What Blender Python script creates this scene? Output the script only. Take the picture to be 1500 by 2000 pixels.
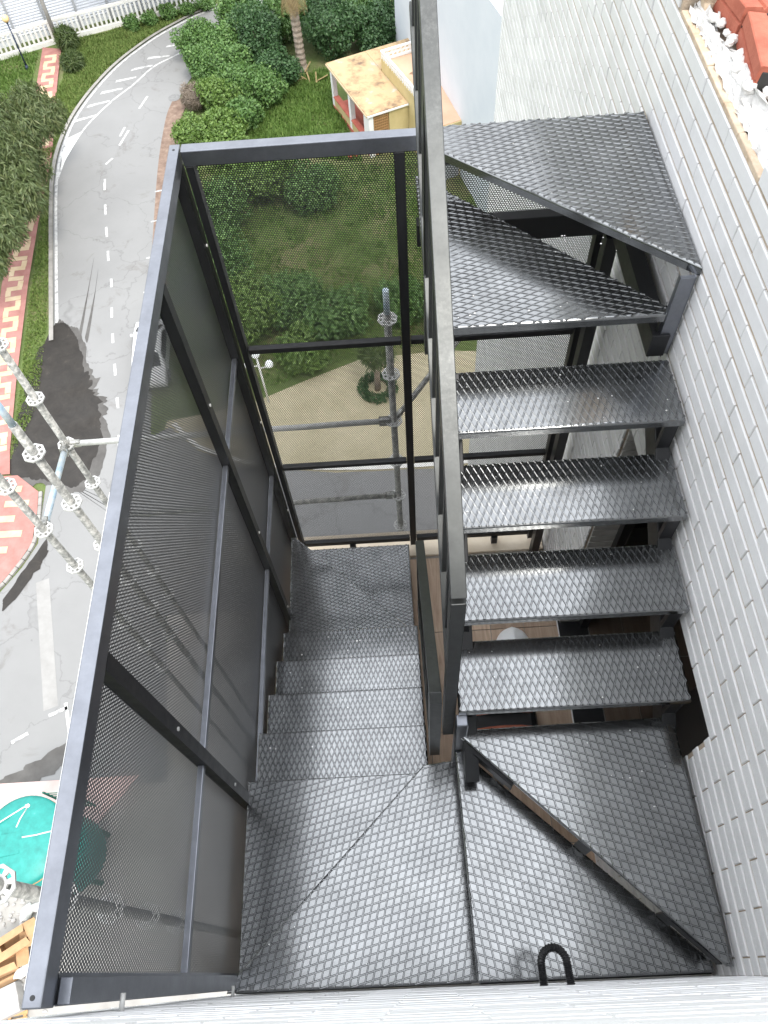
import bpy, bmesh, math, random
import numpy as np
from mathutils import Vector, Matrix

# ------------------------------------------------------------------ scene reset
for o in list(bpy.data.objects):
    bpy.data.objects.remove(o, do_unlink=True)
scene = bpy.context.scene
col = scene.collection
H = 30.0                       # eye height above the street

# ------------------------------------------------------------------ camera
cd = bpy.data.cameras.new("camera")
cam = bpy.data.objects.new("camera", cd)
col.objects.link(cam)
cd.sensor_fit = 'VERTICAL'
cd.sensor_height = 24.0
cd.lens = 24.0 * 1505.0 / 2000.0
cd.clip_start = 0.02
cd.clip_end = 2000.0
right = Vector((0.99800994, -0.03826393, -0.05012013))
down = Vector((-0.05858585, -0.85663114, -0.51259223))
fwd = Vector((-0.02332067, 0.51450847, -0.85716812))
cam.matrix_world = Matrix(((right.x, -down.x, -fwd.x, 0), (right.y, -down.y, -fwd.y, 0),
                           (right.z, -down.z, -fwd.z, H), (0, 0, 0, 1)))
scene.camera = cam

# ------------------------------------------------------------------ sky, sun, exposure
SUN_AZ = math.radians(152)     # clockwise from +Y: behind and to the right of the viewer
SUN_EL = math.radians(58)
world = bpy.data.worlds.new("World")
scene.world = world
world.use_nodes = True
wt = world.node_tree
for n in list(wt.nodes):
    wt.nodes.remove(n)
wout = wt.nodes.new('ShaderNodeOutputWorld')
bg = wt.nodes.new('ShaderNodeBackground')
sky = wt.nodes.new('ShaderNodeTexSky')
sky.sky_type = 'NISHITA'
sky.sun_disc = False
sky.sun_elevation = SUN_EL
sky.sun_rotation = SUN_AZ
sky.air_density = 1.0
sky.dust_density = 2.5
tc = wt.nodes.new('ShaderNodeTexCoord')
cn = wt.nodes.new('ShaderNodeTexNoise')
cn.inputs['Scale'].default_value = 1.6
cn.inputs['Detail'].default_value = 7.0
cn.inputs['Roughness'].default_value = 0.55
cr = wt.nodes.new('ShaderNodeMapRange')
cr.inputs['From Min'].default_value = 0.25
cr.inputs['From Max'].default_value = 0.52
cr.inputs['To Min'].default_value = 0.72
cr.inputs['To Max'].default_value = 0.95
mix = wt.nodes.new('ShaderNodeMix')
mix.data_type = 'RGBA'
sep = wt.nodes.new('ShaderNodeSeparateXYZ')
wt.links.new(tc.outputs['Generated'], sep.inputs[0])
dome = wt.nodes.new('ShaderNodeMapRange')                # an overcast dome is three times brighter overhead than at the horizon
dome.inputs['To Min'].default_value = 0.36
dome.inputs['To Max'].default_value = 1.08
wt.links.new(sep.outputs['Z'], dome.inputs['Value'])
dm = wt.nodes.new('ShaderNodeVectorMath')
dm.operation = 'SCALE'
dm.inputs[0].default_value = (19.0, 19.5, 20.3)           # thin bright cloud
wt.links.new(dome.outputs['Result'], dm.inputs['Scale'])
wt.links.new(dm.outputs[0], mix.inputs[7])
wt.links.new(tc.outputs['Generated'], cn.inputs['Vector'])
wt.links.new(cn.outputs['Fac'], cr.inputs['Value'])
wt.links.new(cr.outputs['Result'], mix.inputs[0])
wt.links.new(sky.outputs['Color'], mix.inputs[6])
wt.links.new(mix.outputs[2], bg.inputs['Color'])
bg.inputs['Strength'].default_value = 0.10
wt.links.new(bg.outputs['Background'], wout.inputs['Surface'])

sl = bpy.data.lights.new("sun", 'SUN')
sl.energy = 1.4
sl.angle = math.radians(14)
sl.color = (1.0, 0.95, 0.87)
sun = bpy.data.objects.new("sun", sl)
col.objects.link(sun)
sdir = Vector((math.sin(SUN_AZ) * math.cos(SUN_EL), math.cos(SUN_AZ) * math.cos(SUN_EL), math.sin(SUN_EL)))
sun.rotation_euler = sdir.to_track_quat('Z', 'Y').to_euler()
sun.location = (0, 0, 60)

scene.view_settings.view_transform = 'Standard'
scene.view_settings.look = 'None'
scene.view_settings.exposure = 0.85
scene.view_settings.gamma = 1.0
scene.view_settings.use_curve_mapping = False
scene.cycles.max_bounces = 8
scene.cycles.transparent_max_bounces = 32
scene.cycles.use_denoising = True
scene.render.film_transparent = False

rng = random.Random(7)
nrg = np.random.default_rng(11)

# ------------------------------------------------------------------ materials
MATS = {}


def newmat(name):
    m = bpy.data.materials.new(name)
    m.use_nodes = True
    nt = m.node_tree
    b = nt.nodes['Principled BSDF']
    MATS[name] = m
    return m, nt, b


def N(nt, kind, **kw):
    n = nt.nodes.new(kind)
    for k, v in kw.items():
        setattr(n, k, v)
    return n


def ramp(nt, fac, stops):
    r = N(nt, 'ShaderNodeValToRGB')
    el = r.color_ramp.elements
    while len(el) > 1:
        el.remove(el[-1])
    el[0].position, el[0].color = stops[0][0], (*stops[0][1], 1)
    for p, c in stops[1:]:
        e = el.new(p)
        e.color = (*c, 1)
    nt.links.new(fac, r.inputs['Fac'])
    return r.outputs['Color']


def noise(nt, scale, detail=5, rough=0.6, vec=None, dist=0.0, coord='Object'):
    n = N(nt, 'ShaderNodeTexNoise')
    n.inputs['Scale'].default_value = scale
    n.inputs['Detail'].default_value = detail
    n.inputs['Roughness'].default_value = rough
    n.inputs['Distortion'].default_value = dist
    if vec is None:
        t = N(nt, 'ShaderNodeTexCoord')
        vec = t.outputs[coord]
    nt.links.new(vec, n.inputs['Vector'])
    return n.outputs['Fac']


def worldpos(nt):
    return N(nt, 'ShaderNodeNewGeometry').outputs['Position']


def mixc(nt, fac, a, b, mode='MIX'):
    m = N(nt, 'ShaderNodeMix', data_type='RGBA', blend_type=mode)
    for s, i in ((fac, 0), (a, 6), (b, 7)):
        if hasattr(s, 'is_linked'):
            nt.links.new(s, m.inputs[i])
        elif isinstance(s, (int, float)):
            m.inputs[i].default_value = s
        else:
            m.inputs[i].default_value = (*s, 1)
    return m.outputs[2]


def bump(nt, b, h, strength=0.3, dist=0.01):
    n = N(nt, 'ShaderNodeBump')
    n.inputs['Strength'].default_value = strength
    n.inputs['Distance'].default_value = dist
    nt.links.new(h, n.inputs['Height'])
    nt.links.new(n.outputs['Normal'], b.inputs['Normal'])


def simple(name, stops, scale=4.0, rough=0.7, metallic=0.0, bumps=0.0, bscale=None, spec=0.5, vec='world', detail=6, island=0.0):
    """noise-tinted surface; stops are ramp stops"""
    m, nt, b = newmat(name)
    v = worldpos(nt) if vec == 'world' else None
    f = noise(nt, scale, detail, 0.65, v)
    c = ramp(nt, f, stops)
    if island:
        g = N(nt, 'ShaderNodeNewGeometry')
        mr = N(nt, 'ShaderNodeMapRange')
        mr.inputs['To Min'].default_value = 1 - island
        mr.inputs['To Max'].default_value = 1 + island * 0.6
        nt.links.new(g.outputs['Random Per Island'], mr.inputs['Value'])
        hs = N(nt, 'ShaderNodeHueSaturation')
        nt.links.new(mr.outputs['Result'], hs.inputs['Value'])
        nt.links.new(c, hs.inputs['Color'])
        c = hs.outputs['Color']
    nt.links.new(c, b.inputs['Base Color'])
    b.inputs['Roughness'].default_value = rough
    b.inputs['Metallic'].default_value = metallic
    b.inputs['Specular IOR Level'].default_value = spec
    if bumps:
        bump(nt, b, noise(nt, bscale or scale * 6, 6, 0.7, worldpos(nt) if vec == 'world' else None), bumps, 0.01)
    return m


def paint_metal(name, base, rough, metallic, dust=0.0, specks=False):
    m, nt, b = newmat(name)
    v = worldpos(nt)
    f = noise(nt, 9, 6, 0.7, v)
    c = ramp(nt, f, [(0.3, tuple(x * 0.85 for x in base)), (0.7, tuple(x * 1.2 for x in base))])
    rr = N(nt, 'ShaderNodeMapRange')
    rr.inputs['To Min'].default_value = rough * 0.75
    rr.inputs['To Max'].default_value = rough * 1.35
    nt.links.new(noise(nt, 23, 5, 0.7, v), rr.inputs['Value'])
    ro = rr.outputs['Result']
    if dust:
        # scuffs and plaster dust trodden into the paint, in irregular patches
        d1 = noise(nt, 2.3, 4, 0.6, v, 0.6)
        d2 = noise(nt, 85, 4, 0.8, v)
        mm = N(nt, 'ShaderNodeMath', operation='MULTIPLY')
        k1 = N(nt, 'ShaderNodeMapRange')
        k1.inputs['From Min'].default_value = 0.48
        k1.inputs['From Max'].default_value = 0.72
        k2 = N(nt, 'ShaderNodeMapRange')
        k2.inputs['From Min'].default_value = 0.45
        k2.inputs['From Max'].default_value = 0.8
        nt.links.new(d1, k1.inputs['Value'])
        nt.links.new(d2, k2.inputs['Value'])
        nt.links.new(k1.outputs['Result'], mm.inputs[0])
        nt.links.new(k2.outputs['Result'], mm.inputs[1])
        ms = N(nt, 'ShaderNodeMath', operation='MULTIPLY')
        nt.links.new(mm.outputs[0], ms.inputs[0])
        ms.inputs[1].default_value = dust
        c = mixc(nt, ms.outputs[0], c, (0.34, 0.34, 0.33))
    nt.links.new(c, b.inputs['Base Color'])
    nt.links.new(ro, b.inputs['Roughness'])
    b.inputs['Metallic'].default_value = metallic
    bump(nt, b, noise(nt, 160, 3, 0.6, v), 0.05, 0.002)
    return m


TREAD = paint_metal('tread_paint', (0.235, 0.241, 0.245), 0.14, 0.95, dust=0.85)
RIDGE = paint_metal('ridge_paint', (0.21, 0.215, 0.22), 0.17, 0.95, dust=0.85)
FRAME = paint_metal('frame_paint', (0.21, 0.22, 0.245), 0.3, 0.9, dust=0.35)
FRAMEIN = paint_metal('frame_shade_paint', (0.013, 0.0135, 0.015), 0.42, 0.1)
RAILP = paint_metal('handrail_paint', (0.075, 0.078, 0.077), 0.34, 0.8, dust=0.25)
GALV = simple('galvanised_tube', [(0.3, (0.14, 0.14, 0.14)), (0.5, (0.30, 0.30, 0.28)), (0.62, (0.52, 0.51, 0.48)), (0.75, (0.24, 0.22, 0.2))],
              scale=26, rough=0.55, metallic=0.35, bumps=0.25, bscale=90)
GALVW = simple('rosette_steel', [(0.35, (0.45, 0.45, 0.44)), (0.7, (0.64, 0.64, 0.62))], scale=20, rough=0.55, metallic=0.2)
GALVB = simple('blue_worn_tube', [(0.3, (0.25, 0.4, 0.55)), (0.55, (0.5, 0.56, 0.6)), (0.7, (0.72, 0.74, 0.74))], scale=9, rough=0.5, metallic=0.2)
BRICK = simple('pale_brick', [(0.25, (0.60, 0.60, 0.60)), (0.5, (0.69, 0.69, 0.695)), (0.75, (0.73, 0.73, 0.735))], scale=5, rough=0.45, bumps=0.18, bscale=50, island=0.10)
MORTAR = simple('tan_mortar', [(0.3, (0.37, 0.295, 0.22)), (0.7, (0.49, 0.415, 0.33))], scale=30, rough=0.9, bumps=0.4, bscale=180)
WBRICK = simple('near_white_brick', [(0.3, (0.83, 0.835, 0.85)), (0.7, (0.88, 0.885, 0.895))], scale=9, rough=0.5, bumps=0.15, bscale=80, island=0.05)
WMORTAR = simple('near_mortar', [(0.3, (0.74, 0.74, 0.75)), (0.7, (0.82, 0.82, 0.82))], scale=30, rough=0.9)
JAMBB = simple('jamb_brick', [(0.3, (0.34, 0.33, 0.31)), (0.7, (0.46, 0.45, 0.43))], scale=12, rough=0.7, island=0.12)  # darker than the wall brick: the reveal's shade is in the colour
FACADE = simple('facade_render', [(0.3, (0.60, 0.61, 0.62)), (0.7, (0.70, 0.71, 0.72))], scale=0.7, rough=0.85)
WINGP = simple('smooth_pale_render', [(0.3, (0.56, 0.60, 0.65)), (0.7, (0.64, 0.67, 0.71))], scale=0.35, rough=0.8)
WINGR = simple('wing_roof_tile', [(0.3, (0.55, 0.50, 0.47)), (0.7, (0.66, 0.62, 0.60))], scale=0.8, rough=0.8)
PLASTER = simple('white_plaster', [(0.25, (0.50, 0.49, 0.47)), (0.6, (0.76, 0.755, 0.74))], scale=14, rough=0.95, bumps=0.7, bscale=60)
CLAY = simple('red_clay_brick', [(0.3, (0.30, 0.075, 0.045)), (0.7, (0.47, 0.15, 0.095))], scale=12, rough=0.85, bumps=0.3, bscale=80)
CREAMR = simple('cream_rubble', [(0.3, (0.42, 0.30, 0.2)), (0.7, (0.66, 0.55, 0.42))], scale=14, rough=0.9, bumps=0.6, bscale=50)
ROOFD = simple('roof_deck_coat', [(0.3, (0.42, 0.43, 0.45)), (0.7, (0.54, 0.55, 0.56))], scale=2, rough=0.8)
BLACK = simple('black_plastic', [(0.3, (0.010, 0.010, 0.011)), (0.7, (0.02, 0.02, 0.022))], scale=10, rough=0.4)
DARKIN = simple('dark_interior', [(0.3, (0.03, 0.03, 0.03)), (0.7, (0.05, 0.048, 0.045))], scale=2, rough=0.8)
STONE = simple('cream_stone', [(0.3, (0.60, 0.50, 0.37)), (0.7, (0.74, 0.65, 0.52))], scale=6, rough=0.6)
HELMET = simple('white_plastic', [(0.3, (0.84, 0.86, 0.88)), (0.7, (0.88, 0.89, 0.9))], scale=5, rough=0.35)
RED = simple('red_plastic', [(0.3, (0.4, 0.03, 0.02)), (0.7, (0.5, 0.06, 0.03))], scale=5, rough=0.5)
SILO = simple('teal_paint', [(0.3, (0.012, 0.20, 0.175)), (0.55, (0.018, 0.27, 0.235)), (0.72, (0.03, 0.30, 0.27)), (0.8, (0.3, 0.46, 0.44))], scale=3.2, rough=0.45)
GREENM = simple('dark_green_steel', [(0.3, (0.01, 0.10, 0.07)), (0.7, (0.015, 0.15, 0.11))], scale=5, rough=0.5)
ROPE = simple('pale_rope', [(0.3, (0.5, 0.5, 0.48)), (0.7, (0.75, 0.75, 0.72))], scale=20, rough=0.9)
CARD = simple('cardboard', [(0.3, (0.42, 0.25, 0.13)), (0.7, (0.55, 0.35, 0.19))], scale=3, rough=0.9)
WOOD = simple('pale_timber', [(0.3, (0.46, 0.28, 0.12)), (0.7, (0.62, 0.40, 0.2))], scale=4, rough=0.85)
GREYST = simple('grey_concrete', [(0.3, (0.34, 0.33, 0.32)), (0.7, (0.5, 0.48, 0.46))], scale=3, rough=0.95, bumps=0.4)
SACK = simple('white_sack', [(0.3, (0.62, 0.62, 0.6)), (0.7, (0.8, 0.8, 0.78))], scale=3, rough=0.9)
FENCEW = simple('white_concrete', [(0.3, (0.66, 0.65, 0.61)), (0.7, (0.8, 0.79, 0.76))], scale=2, rough=0.85)
SHEDW = simple('white_sheet', [(0.3, (0.66, 0.69, 0.75)), (0.7, (0.77, 0.79, 0.83))], scale=0.6, rough=0.5)
GREYP = simple('grey_post', [(0.3, (0.32, 0.33, 0.35)), (0.7, (0.42, 0.43, 0.45))], scale=2, rough=0.6)
LAMPB = simple('dark_blue_post', [(0.3, (0.02, 0.03, 0.06)), (0.7, (0.03, 0.045, 0.09))], scale=3, rough=0.5)
LAMPG = simple('amber_globe', [(0.3, (0.72, 0.50, 0.22)), (0.7, (0.85, 0.63, 0.32))], scale=3, rough=0.3)
GLOBEW = simple('white_globe', [(0.3, (0.8, 0.84, 0.86)), (0.7, (0.88, 0.9, 0.9))], scale=3, rough=0.3)
BARK = simple('bark', [(0.3, (0.10, 0.07, 0.05)), (0.7, (0.26, 0.20, 0.15))], scale=3, rough=0.95, bumps=0.6, bscale=14)
PALMB = simple('palm_bark', [(0.3, (0.20, 0.15, 0.11)), (0.7, (0.42, 0.36, 0.30))], scale=5, rough=0.95, bumps=0.8, bscale=14)
ROOFT = simple('weathered_tan_roof', [(0.34, (0.15, 0.10, 0.07)), (0.43, (0.33, 0.23, 0.13)), (0.52, (0.46, 0.33, 0.185)), (0.62, (0.42, 0.32, 0.20)), (0.70, (0.42, 0.39, 0.34))], scale=0.9, rough=0.85)
TERRACE = simple('salmon_terrace', [(0.3, (0.58, 0.36, 0.24)), (0.7, (0.68, 0.45, 0.31))], scale=0.8, rough=0.8)
YELLOW = simple('yellow_render', [(0.3, (0.46, 0.37, 0.17)), (0.7, (0.56, 0.46, 0.24))], scale=1.2, rough=0.85)
TANB = simple('tan_lattice', [(0.3, (0.36, 0.20, 0.08)), (0.7, (0.48, 0.29, 0.13))], scale=3, rough=0.85)
WHITEP = simple('white_paint', [(0.3, (0.74, 0.74, 0.72)), (0.7, (0.84, 0.84, 0.83))], scale=2, rough=0.6)
REDP = simple('red_paint', [(0.3, (0.42, 0.10, 0.07)), (0.7, (0.55, 0.16, 0.11))], scale=2, rough=0.7)
REDPAV = simple('red_paving', [(0.3, (0.30, 0.13, 0.11)), (0.7, (0.41, 0.205, 0.18))], scale=1.5, rough=0.9, bumps=0.2)
CREAMPAV = simple('cream_paving', [(0.3, (0.48, 0.36, 0.22)), (0.7, (0.60, 0.48, 0.33))], scale=1.5, rough=0.9)
KERB = simple('kerb_concrete', [(0.3, (0.22, 0.21, 0.195)), (0.7, (0.34, 0.325, 0.30))], scale=2, rough=0.95)
CARW = simple('car_paint', [(0.3, (0.7, 0.71, 0.72)), (0.7, (0.78, 0.79, 0.8))], scale=2, rough=0.2)
GLASSD = simple('dark_glass', [(0.3, (0.015, 0.018, 0.02)), (0.7, (0.02, 0.024, 0.028))], scale=2, rough=0.08)
TYRE = simple('tyre_rubber', [(0.3, (0.015, 0.015, 0.015)), (0.7, (0.03, 0.03, 0.03))], scale=8, rough=0.9)
LINE = simple('road_line', [(0.36, (0.27, 0.27, 0.268)), (0.5, (0.50, 0.50, 0.49)), (0.7, (0.62, 0.62, 0.60))], scale=3.5, rough=0.85)
PLAZA = simple('beige_plaza', [(0.3, (0.36, 0.32, 0.205)), (0.7, (0.48, 0.43, 0.30))], scale=0.6, rough=0.95)


def leafmat(name, dark, mid, light, rough=0.5, trans=0.25):
    m, nt, b = newmat(name)
    g = N(nt, 'ShaderNodeNewGeometry')
    c = ramp(nt, g.outputs['Random Per Island'], [(0.0, dark), (0.55, mid), (1.0, light)])
    f = noise(nt, 0.8, 4, 0.6, worldpos(nt))
    c2 = mixc(nt, f, c, mid, 'MIX')
    nt.links.new(c2, b.inputs['Base Color'])
    b.inputs['Roughness'].default_value = rough
    t = N(nt, 'ShaderNodeBsdfTranslucent')
    nt.links.new(c2, t.inputs['Color'])
    ms = N(nt, 'ShaderNodeMixShader')
    ms.inputs[0].default_value = trans
    nt.links.new(b.outputs[0], ms.inputs[1])
    nt.links.new(t.outputs[0], ms.inputs[2])
    nt.links.new(ms.outputs[0], nt.nodes['Material Output'].inputs['Surface'])
    return m


LEAF_HEDGE = leafmat('hedge_leaf', (0.045, 0.105, 0.03), (0.105, 0.205, 0.052), (0.21, 0.33, 0.095))
LEAF_LIGHT = leafmat('light_hedge_leaf', (0.06, 0.12, 0.025), (0.13, 0.22, 0.045), (0.24, 0.34, 0.09))
LEAF_DARK = leafmat('dark_shrub_leaf', (0.025, 0.065, 0.027), (0.06, 0.13, 0.045), (0.12, 0.21, 0.08))
LEAF_EUC = leafmat('olive_hanging_leaf', (0.045, 0.075, 0.028), (0.11, 0.15, 0.052), (0.23, 0.24, 0.105))
LEAF_DRY = leafmat('dry_twig', (0.16, 0.12, 0.09), (0.28, 0.23, 0.18), (0.4, 0.34, 0.28))
LEAF_PALM = leafmat('palm_leaf', (0.03, 0.06, 0.02), (0.08, 0.12, 0.035), (0.16, 0.2, 0.07))
LEAF_DEAD = leafmat('dead_palm_leaf', (0.2, 0.14, 0.06), (0.38, 0.28, 0.13), (0.52, 0.42, 0.22))
GRASSM = leafmat('grass_blade', (0.06, 0.12, 0.025), (0.135, 0.235, 0.048), (0.28, 0.36, 0.11), 0.6)
GRASSD = leafmat('dry_grass_blade', (0.08, 0.14, 0.03), (0.16, 0.24, 0.055), (0.33, 0.34, 0.13), 0.7)


def asphalt():
    m, nt, b = newmat('asphalt')
    v = worldpos(nt)
    c = ramp(nt, noise(nt, 0.22, 6, 0.6, v), [(0.3, (0.19, 0.19, 0.19)), (0.7, (0.26, 0.26, 0.258))])
    c = mixc(nt, noise(nt, 9, 4, 0.8, v), c, (0.23, 0.23, 0.225), 'MIX')
    st = N(nt, 'ShaderNodeMapRange')
    st.inputs['From Min'].default_value = 0.58
    st.inputs['From Max'].default_value = 0.68
    st.inputs['To Max'].default_value = 0.5
    nt.links.new(noise(nt, 0.5, 5, 0.7, v, 1.0), st.inputs['Value'])
    c = mixc(nt, st.outputs['Result'], c, (0.15, 0.14, 0.13))
    vo = N(nt, 'ShaderNodeTexVoronoi', feature='DISTANCE_TO_EDGE')
    vo.inputs['Scale'].default_value = 0.20
    wob = N(nt, 'ShaderNodeTexNoise')
    wob.inputs['Scale'].default_value = 0.7
    wob.inputs['Detail'].default_value = 6
    nt.links.new(v, wob.inputs['Vector'])
    ad = N(nt, 'ShaderNodeVectorMath', operation='MULTIPLY_ADD')
    nt.links.new(wob.outputs['Color'], ad.inputs[0])
    ad.inputs[1].default_value = (3.0, 3.0, 0.0)
    nt.links.new(v, ad.inputs[2])
    nt.links.new(ad.outputs[0], vo.inputs['Vector'])
    ck = N(nt, 'ShaderNodeMapRange')
    ck.inputs['From Min'].default_value = 0.0
    ck.inputs['From Max'].default_value = 0.010
    ck.inputs['To Min'].default_value = 0.32
    ck.inputs['To Max'].default_value = 0.0
    nt.links.new(vo.outputs['Distance'], ck.inputs['Value'])
    c = mixc(nt, ck.outputs['Result'], c, (0.08, 0.078, 0.075))
    nt.links.new(c, b.inputs['Base Color'])
    b.inputs['Roughness'].default_value = 0.9
    bump(nt, b, noise(nt, 30, 4, 0.8, v), 0.4, 0.01)
    return m


ASPH = asphalt()


def wetmat():
    m, nt, b = newmat('wet_mud')
    v = worldpos(nt)
    c = ramp(nt, noise(nt, 1.3, 8, 0.75, v, 0.8), [(0.3, (0.010, 0.008, 0.006)), (0.6, (0.024, 0.020, 0.016)), (0.8, (0.06, 0.05, 0.04))])
    nt.links.new(c, b.inputs['Base Color'])
    r = N(nt, 'ShaderNodeMapRange')
    r.inputs['To Min'].default_value = 0.35
    r.inputs['To Max'].default_value = 1.0
    nt.links.new(noise(nt, 0.6, 4, 0.6, v), r.inputs['Value'])
    nt.links.new(r.outputs['Result'], b.inputs['Roughness'])
    return m


WET = wetmat()


def groundmat():
    m, nt, b = newmat('garden_soil')
    v = worldpos(nt)
    c = ramp(nt, noise(nt, 0.28, 8, 0.65, v, 0.4), [(0.30, (0.09, 0.15, 0.03)), (0.48, (0.13, 0.19, 0.045)), (0.60, (0.23, 0.21, 0.10)), (0.74, (0.34, 0.27, 0.18))])
    c = mixc(nt, noise(nt, 6, 5, 0.8, v), c, (0.11, 0.14, 0.05), 'MIX')
    nt.links.new(c, b.inputs['Base Color'])
    b.inputs['Roughness'].default_value = 0.95
    bump(nt, b, noise(nt, 4, 6, 0.8, v), 0.8, 0.15)
    return m


SOIL = groundmat()


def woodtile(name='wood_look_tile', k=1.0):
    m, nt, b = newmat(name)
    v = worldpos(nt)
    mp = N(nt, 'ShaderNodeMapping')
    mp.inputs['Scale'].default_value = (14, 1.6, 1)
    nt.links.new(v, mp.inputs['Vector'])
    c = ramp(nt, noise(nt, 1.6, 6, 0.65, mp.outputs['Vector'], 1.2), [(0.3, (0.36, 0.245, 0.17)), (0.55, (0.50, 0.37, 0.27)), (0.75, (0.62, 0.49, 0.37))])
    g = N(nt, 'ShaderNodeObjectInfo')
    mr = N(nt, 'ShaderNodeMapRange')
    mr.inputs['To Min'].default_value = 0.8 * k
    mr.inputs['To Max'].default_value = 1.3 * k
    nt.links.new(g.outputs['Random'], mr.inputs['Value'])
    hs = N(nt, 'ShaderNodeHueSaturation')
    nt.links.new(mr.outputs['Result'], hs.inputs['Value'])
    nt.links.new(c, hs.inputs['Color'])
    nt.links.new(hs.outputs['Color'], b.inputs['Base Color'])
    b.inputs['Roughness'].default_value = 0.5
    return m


WTILE = woodtile()
SHADETILE = woodtile('shaded_wood_tile', 0.2)  # same tile darkened: the room's shade is put into the colour


def perforated(name, uax, vax, base=0.05, metal=0.5, pitch=0.0100, radius=0.0036):
    """sheet steel punched with staggered round holes: real openings one sees through"""
    m, nt, b = newmat(name)
    b.inputs['Base Color'].default_value = (base, base * 1.03, base * 1.08, 1)
    b.inputs['Roughness'].default_value = 0.38
    b.inputs['Metallic'].default_value = metal
    tcn = N(nt, 'ShaderNodeTexCoord')
    sp = N(nt, 'ShaderNodeSeparateXYZ')
    nt.links.new(tcn.outputs['Object'], sp.inputs[0])
    S3 = math.sqrt(3)

    def M(op, a, c=None):
        n = N(nt, 'ShaderNodeMath', operation=op)
        for i, s in enumerate((a, c)):
            if s is None:
                continue
            if isinstance(s, (int, float)):
                n.inputs[i].default_value = s
            else:
                nt.links.new(s, n.inputs[i])
        return n.outputs[0]
    u = M('MULTIPLY', sp.outputs[uax], 1 / pitch)
    v = M('MULTIPLY', sp.outputs[vax], 1 / (pitch * S3))

    def d2(off):
        a = M('SUBTRACT', M('FRACT', M('ADD', u, 100 + off)), 0.5)
        c = M('MULTIPLY', M('SUBTRACT', M('FRACT', M('ADD', v, 100 + off)), 0.5), S3)
        return M('ADD', M('MULTIPLY', a, a), M('MULTIPLY', c, c))
    dmin = M('MINIMUM', d2(0.0), d2(0.5))
    hole = M('LESS_THAN', dmin, (radius / pitch) ** 2)
    tr = N(nt, 'ShaderNodeBsdfTransparent')
    ms = N(nt, 'ShaderNodeMixShader')
    nt.links.new(hole, ms.inputs[0])
    nt.links.new(b.outputs[0], ms.inputs[1])
    nt.links.new(tr.outputs[0], ms.inputs[2])
    nt.links.new(ms.outputs[0], nt.nodes['Material Output'].inputs['Surface'])
    return m


PERF_FAR = perforated('perforated_sheet_far', 'X', 'Z')
PERF_LEFT = perforated('perforated_sheet_left', 'Y', 'Z', 0.20, 0.8, 0.0105, 0.0034)

# ------------------------------------------------------------------ helpers


def link(o, parent=None):
    col.objects.link(o)
    if parent is not None:
        o.parent = parent
    return o


def mesh_obj(name, verts, faces, mat, parent=None, smooth=False):
    me = bpy.data.meshes.new(name)
    me.from_pydata([tuple(v) for v in verts], [], faces)
    me.materials.append(mat)
    if smooth:
        me.shade_smooth()
    me.update()
    return link(bpy.data.objects.new(name, me), parent)


def bm_obj(name, bm, mat, parent=None, smooth=False):
    me = bpy.data.meshes.new(name)
    bm.normal_update()
    bm.to_mesh(me)
    bm.free()
    me.materials.append(mat)
    if smooth:
        me.shade_smooth()
    return link(bpy.data.objects.new(name, me), parent)


def tag(o, label, cat, group=None, kind=None):
    o['label'] = label
    o['category'] = cat
    if group:
        o['group'] = group
    if kind:
        o['kind'] = kind
    return o


def structure(o):
    o['kind'] = 'structure'
    return o


def thing(name, label, cat, loc=(0, 0, 0), group=None, rotz=0.0):
    e = bpy.data.objects.new(name, None)
    e.empty_display_size = 0.2
    e.location = loc
    e.rotation_euler = (0, 0, rotz)
    col.objects.link(e)
    return tag(e, label, cat, group)


def add_box(bm, lo, hi, bev=0.0, mtx=None):
    r = bmesh.ops.create_cube(bm, size=1.0)
    vs = r['verts']
    lo = Vector(lo)
    hi = Vector(hi)
    for v in vs:
        v.co = Vector((lo[i] + (v.co[i] + 0.5) * (hi[i] - lo[i]) for i in range(3)))
        if mtx is not None:
            v.co = mtx @ v.co
    if bev:
        es = list({e for v in vs for e in v.link_edges})
        bmesh.ops.bevel(bm, geom=es, offset=bev, segments=2, affect='EDGES', profile=0.5)


def box(name, lo, hi, mat, parent=None, bev=0.0, rotz=0.0, about=None):
    bm = bmesh.new()
    mtx = None
    if rotz:
        c = Vector(about if about else [(a + b) / 2 for a, b in zip(lo, hi)])
        mtx = Matrix.Translation(c) @ Matrix.Rotation(rotz, 4, 'Z') @ Matrix.Translation(-c)
    add_box(bm, lo, hi, bev, mtx)
    return bm_obj(name, bm, mat, parent)


def add_bar(bm, p0, p1, w, h, up=(0, 0, 1), bev=0.0):
    """rectangular tube from p0 to p1; w across, h along 'up'"""
    p0 = Vector(p0)
    p1 = Vector(p1)
    d = p1 - p0
    L = d.length
    d.normalize()
    up = Vector(up)
    if abs(d.dot(up)) > 0.99:
        up = Vector((0, 1, 0))
    s = d.cross(up).normalized()
    u = s.cross(d).normalized()
    mtx = Matrix(((s.x, d.x, u.x, p0.x), (s.y, d.y, u.y, p0.y), (s.z, d.z, u.z, p0.z), (0, 0, 0, 1)))
    add_box(bm, (-w / 2, 0, -h / 2), (w / 2, L, h / 2), bev, mtx)


def bar(name, p0, p1, w, h, mat, parent=None, up=(0, 0, 1), bev=0.003):
    bm = bmesh.new()
    add_bar(bm, p0, p1, w, h, up, bev)
    return bm_obj(name, bm, mat, parent)


def add_tube(bm, p0, p1, r, seg=14, r1=None, caps=True):
    p0 = Vector(p0)
    p1 = Vector(p1)
    d = p1 - p0
    L = d.length
    q = d.to_track_quat('Z', 'Y').to_matrix().to_4x4()
    m = Matrix.Translation((p0 + p1) / 2) @ q
    bmesh.ops.create_cone(bm, cap_ends=caps, segments=seg, radius1=r, radius2=r if r1 is None else r1, depth=L, matrix=m)


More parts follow.
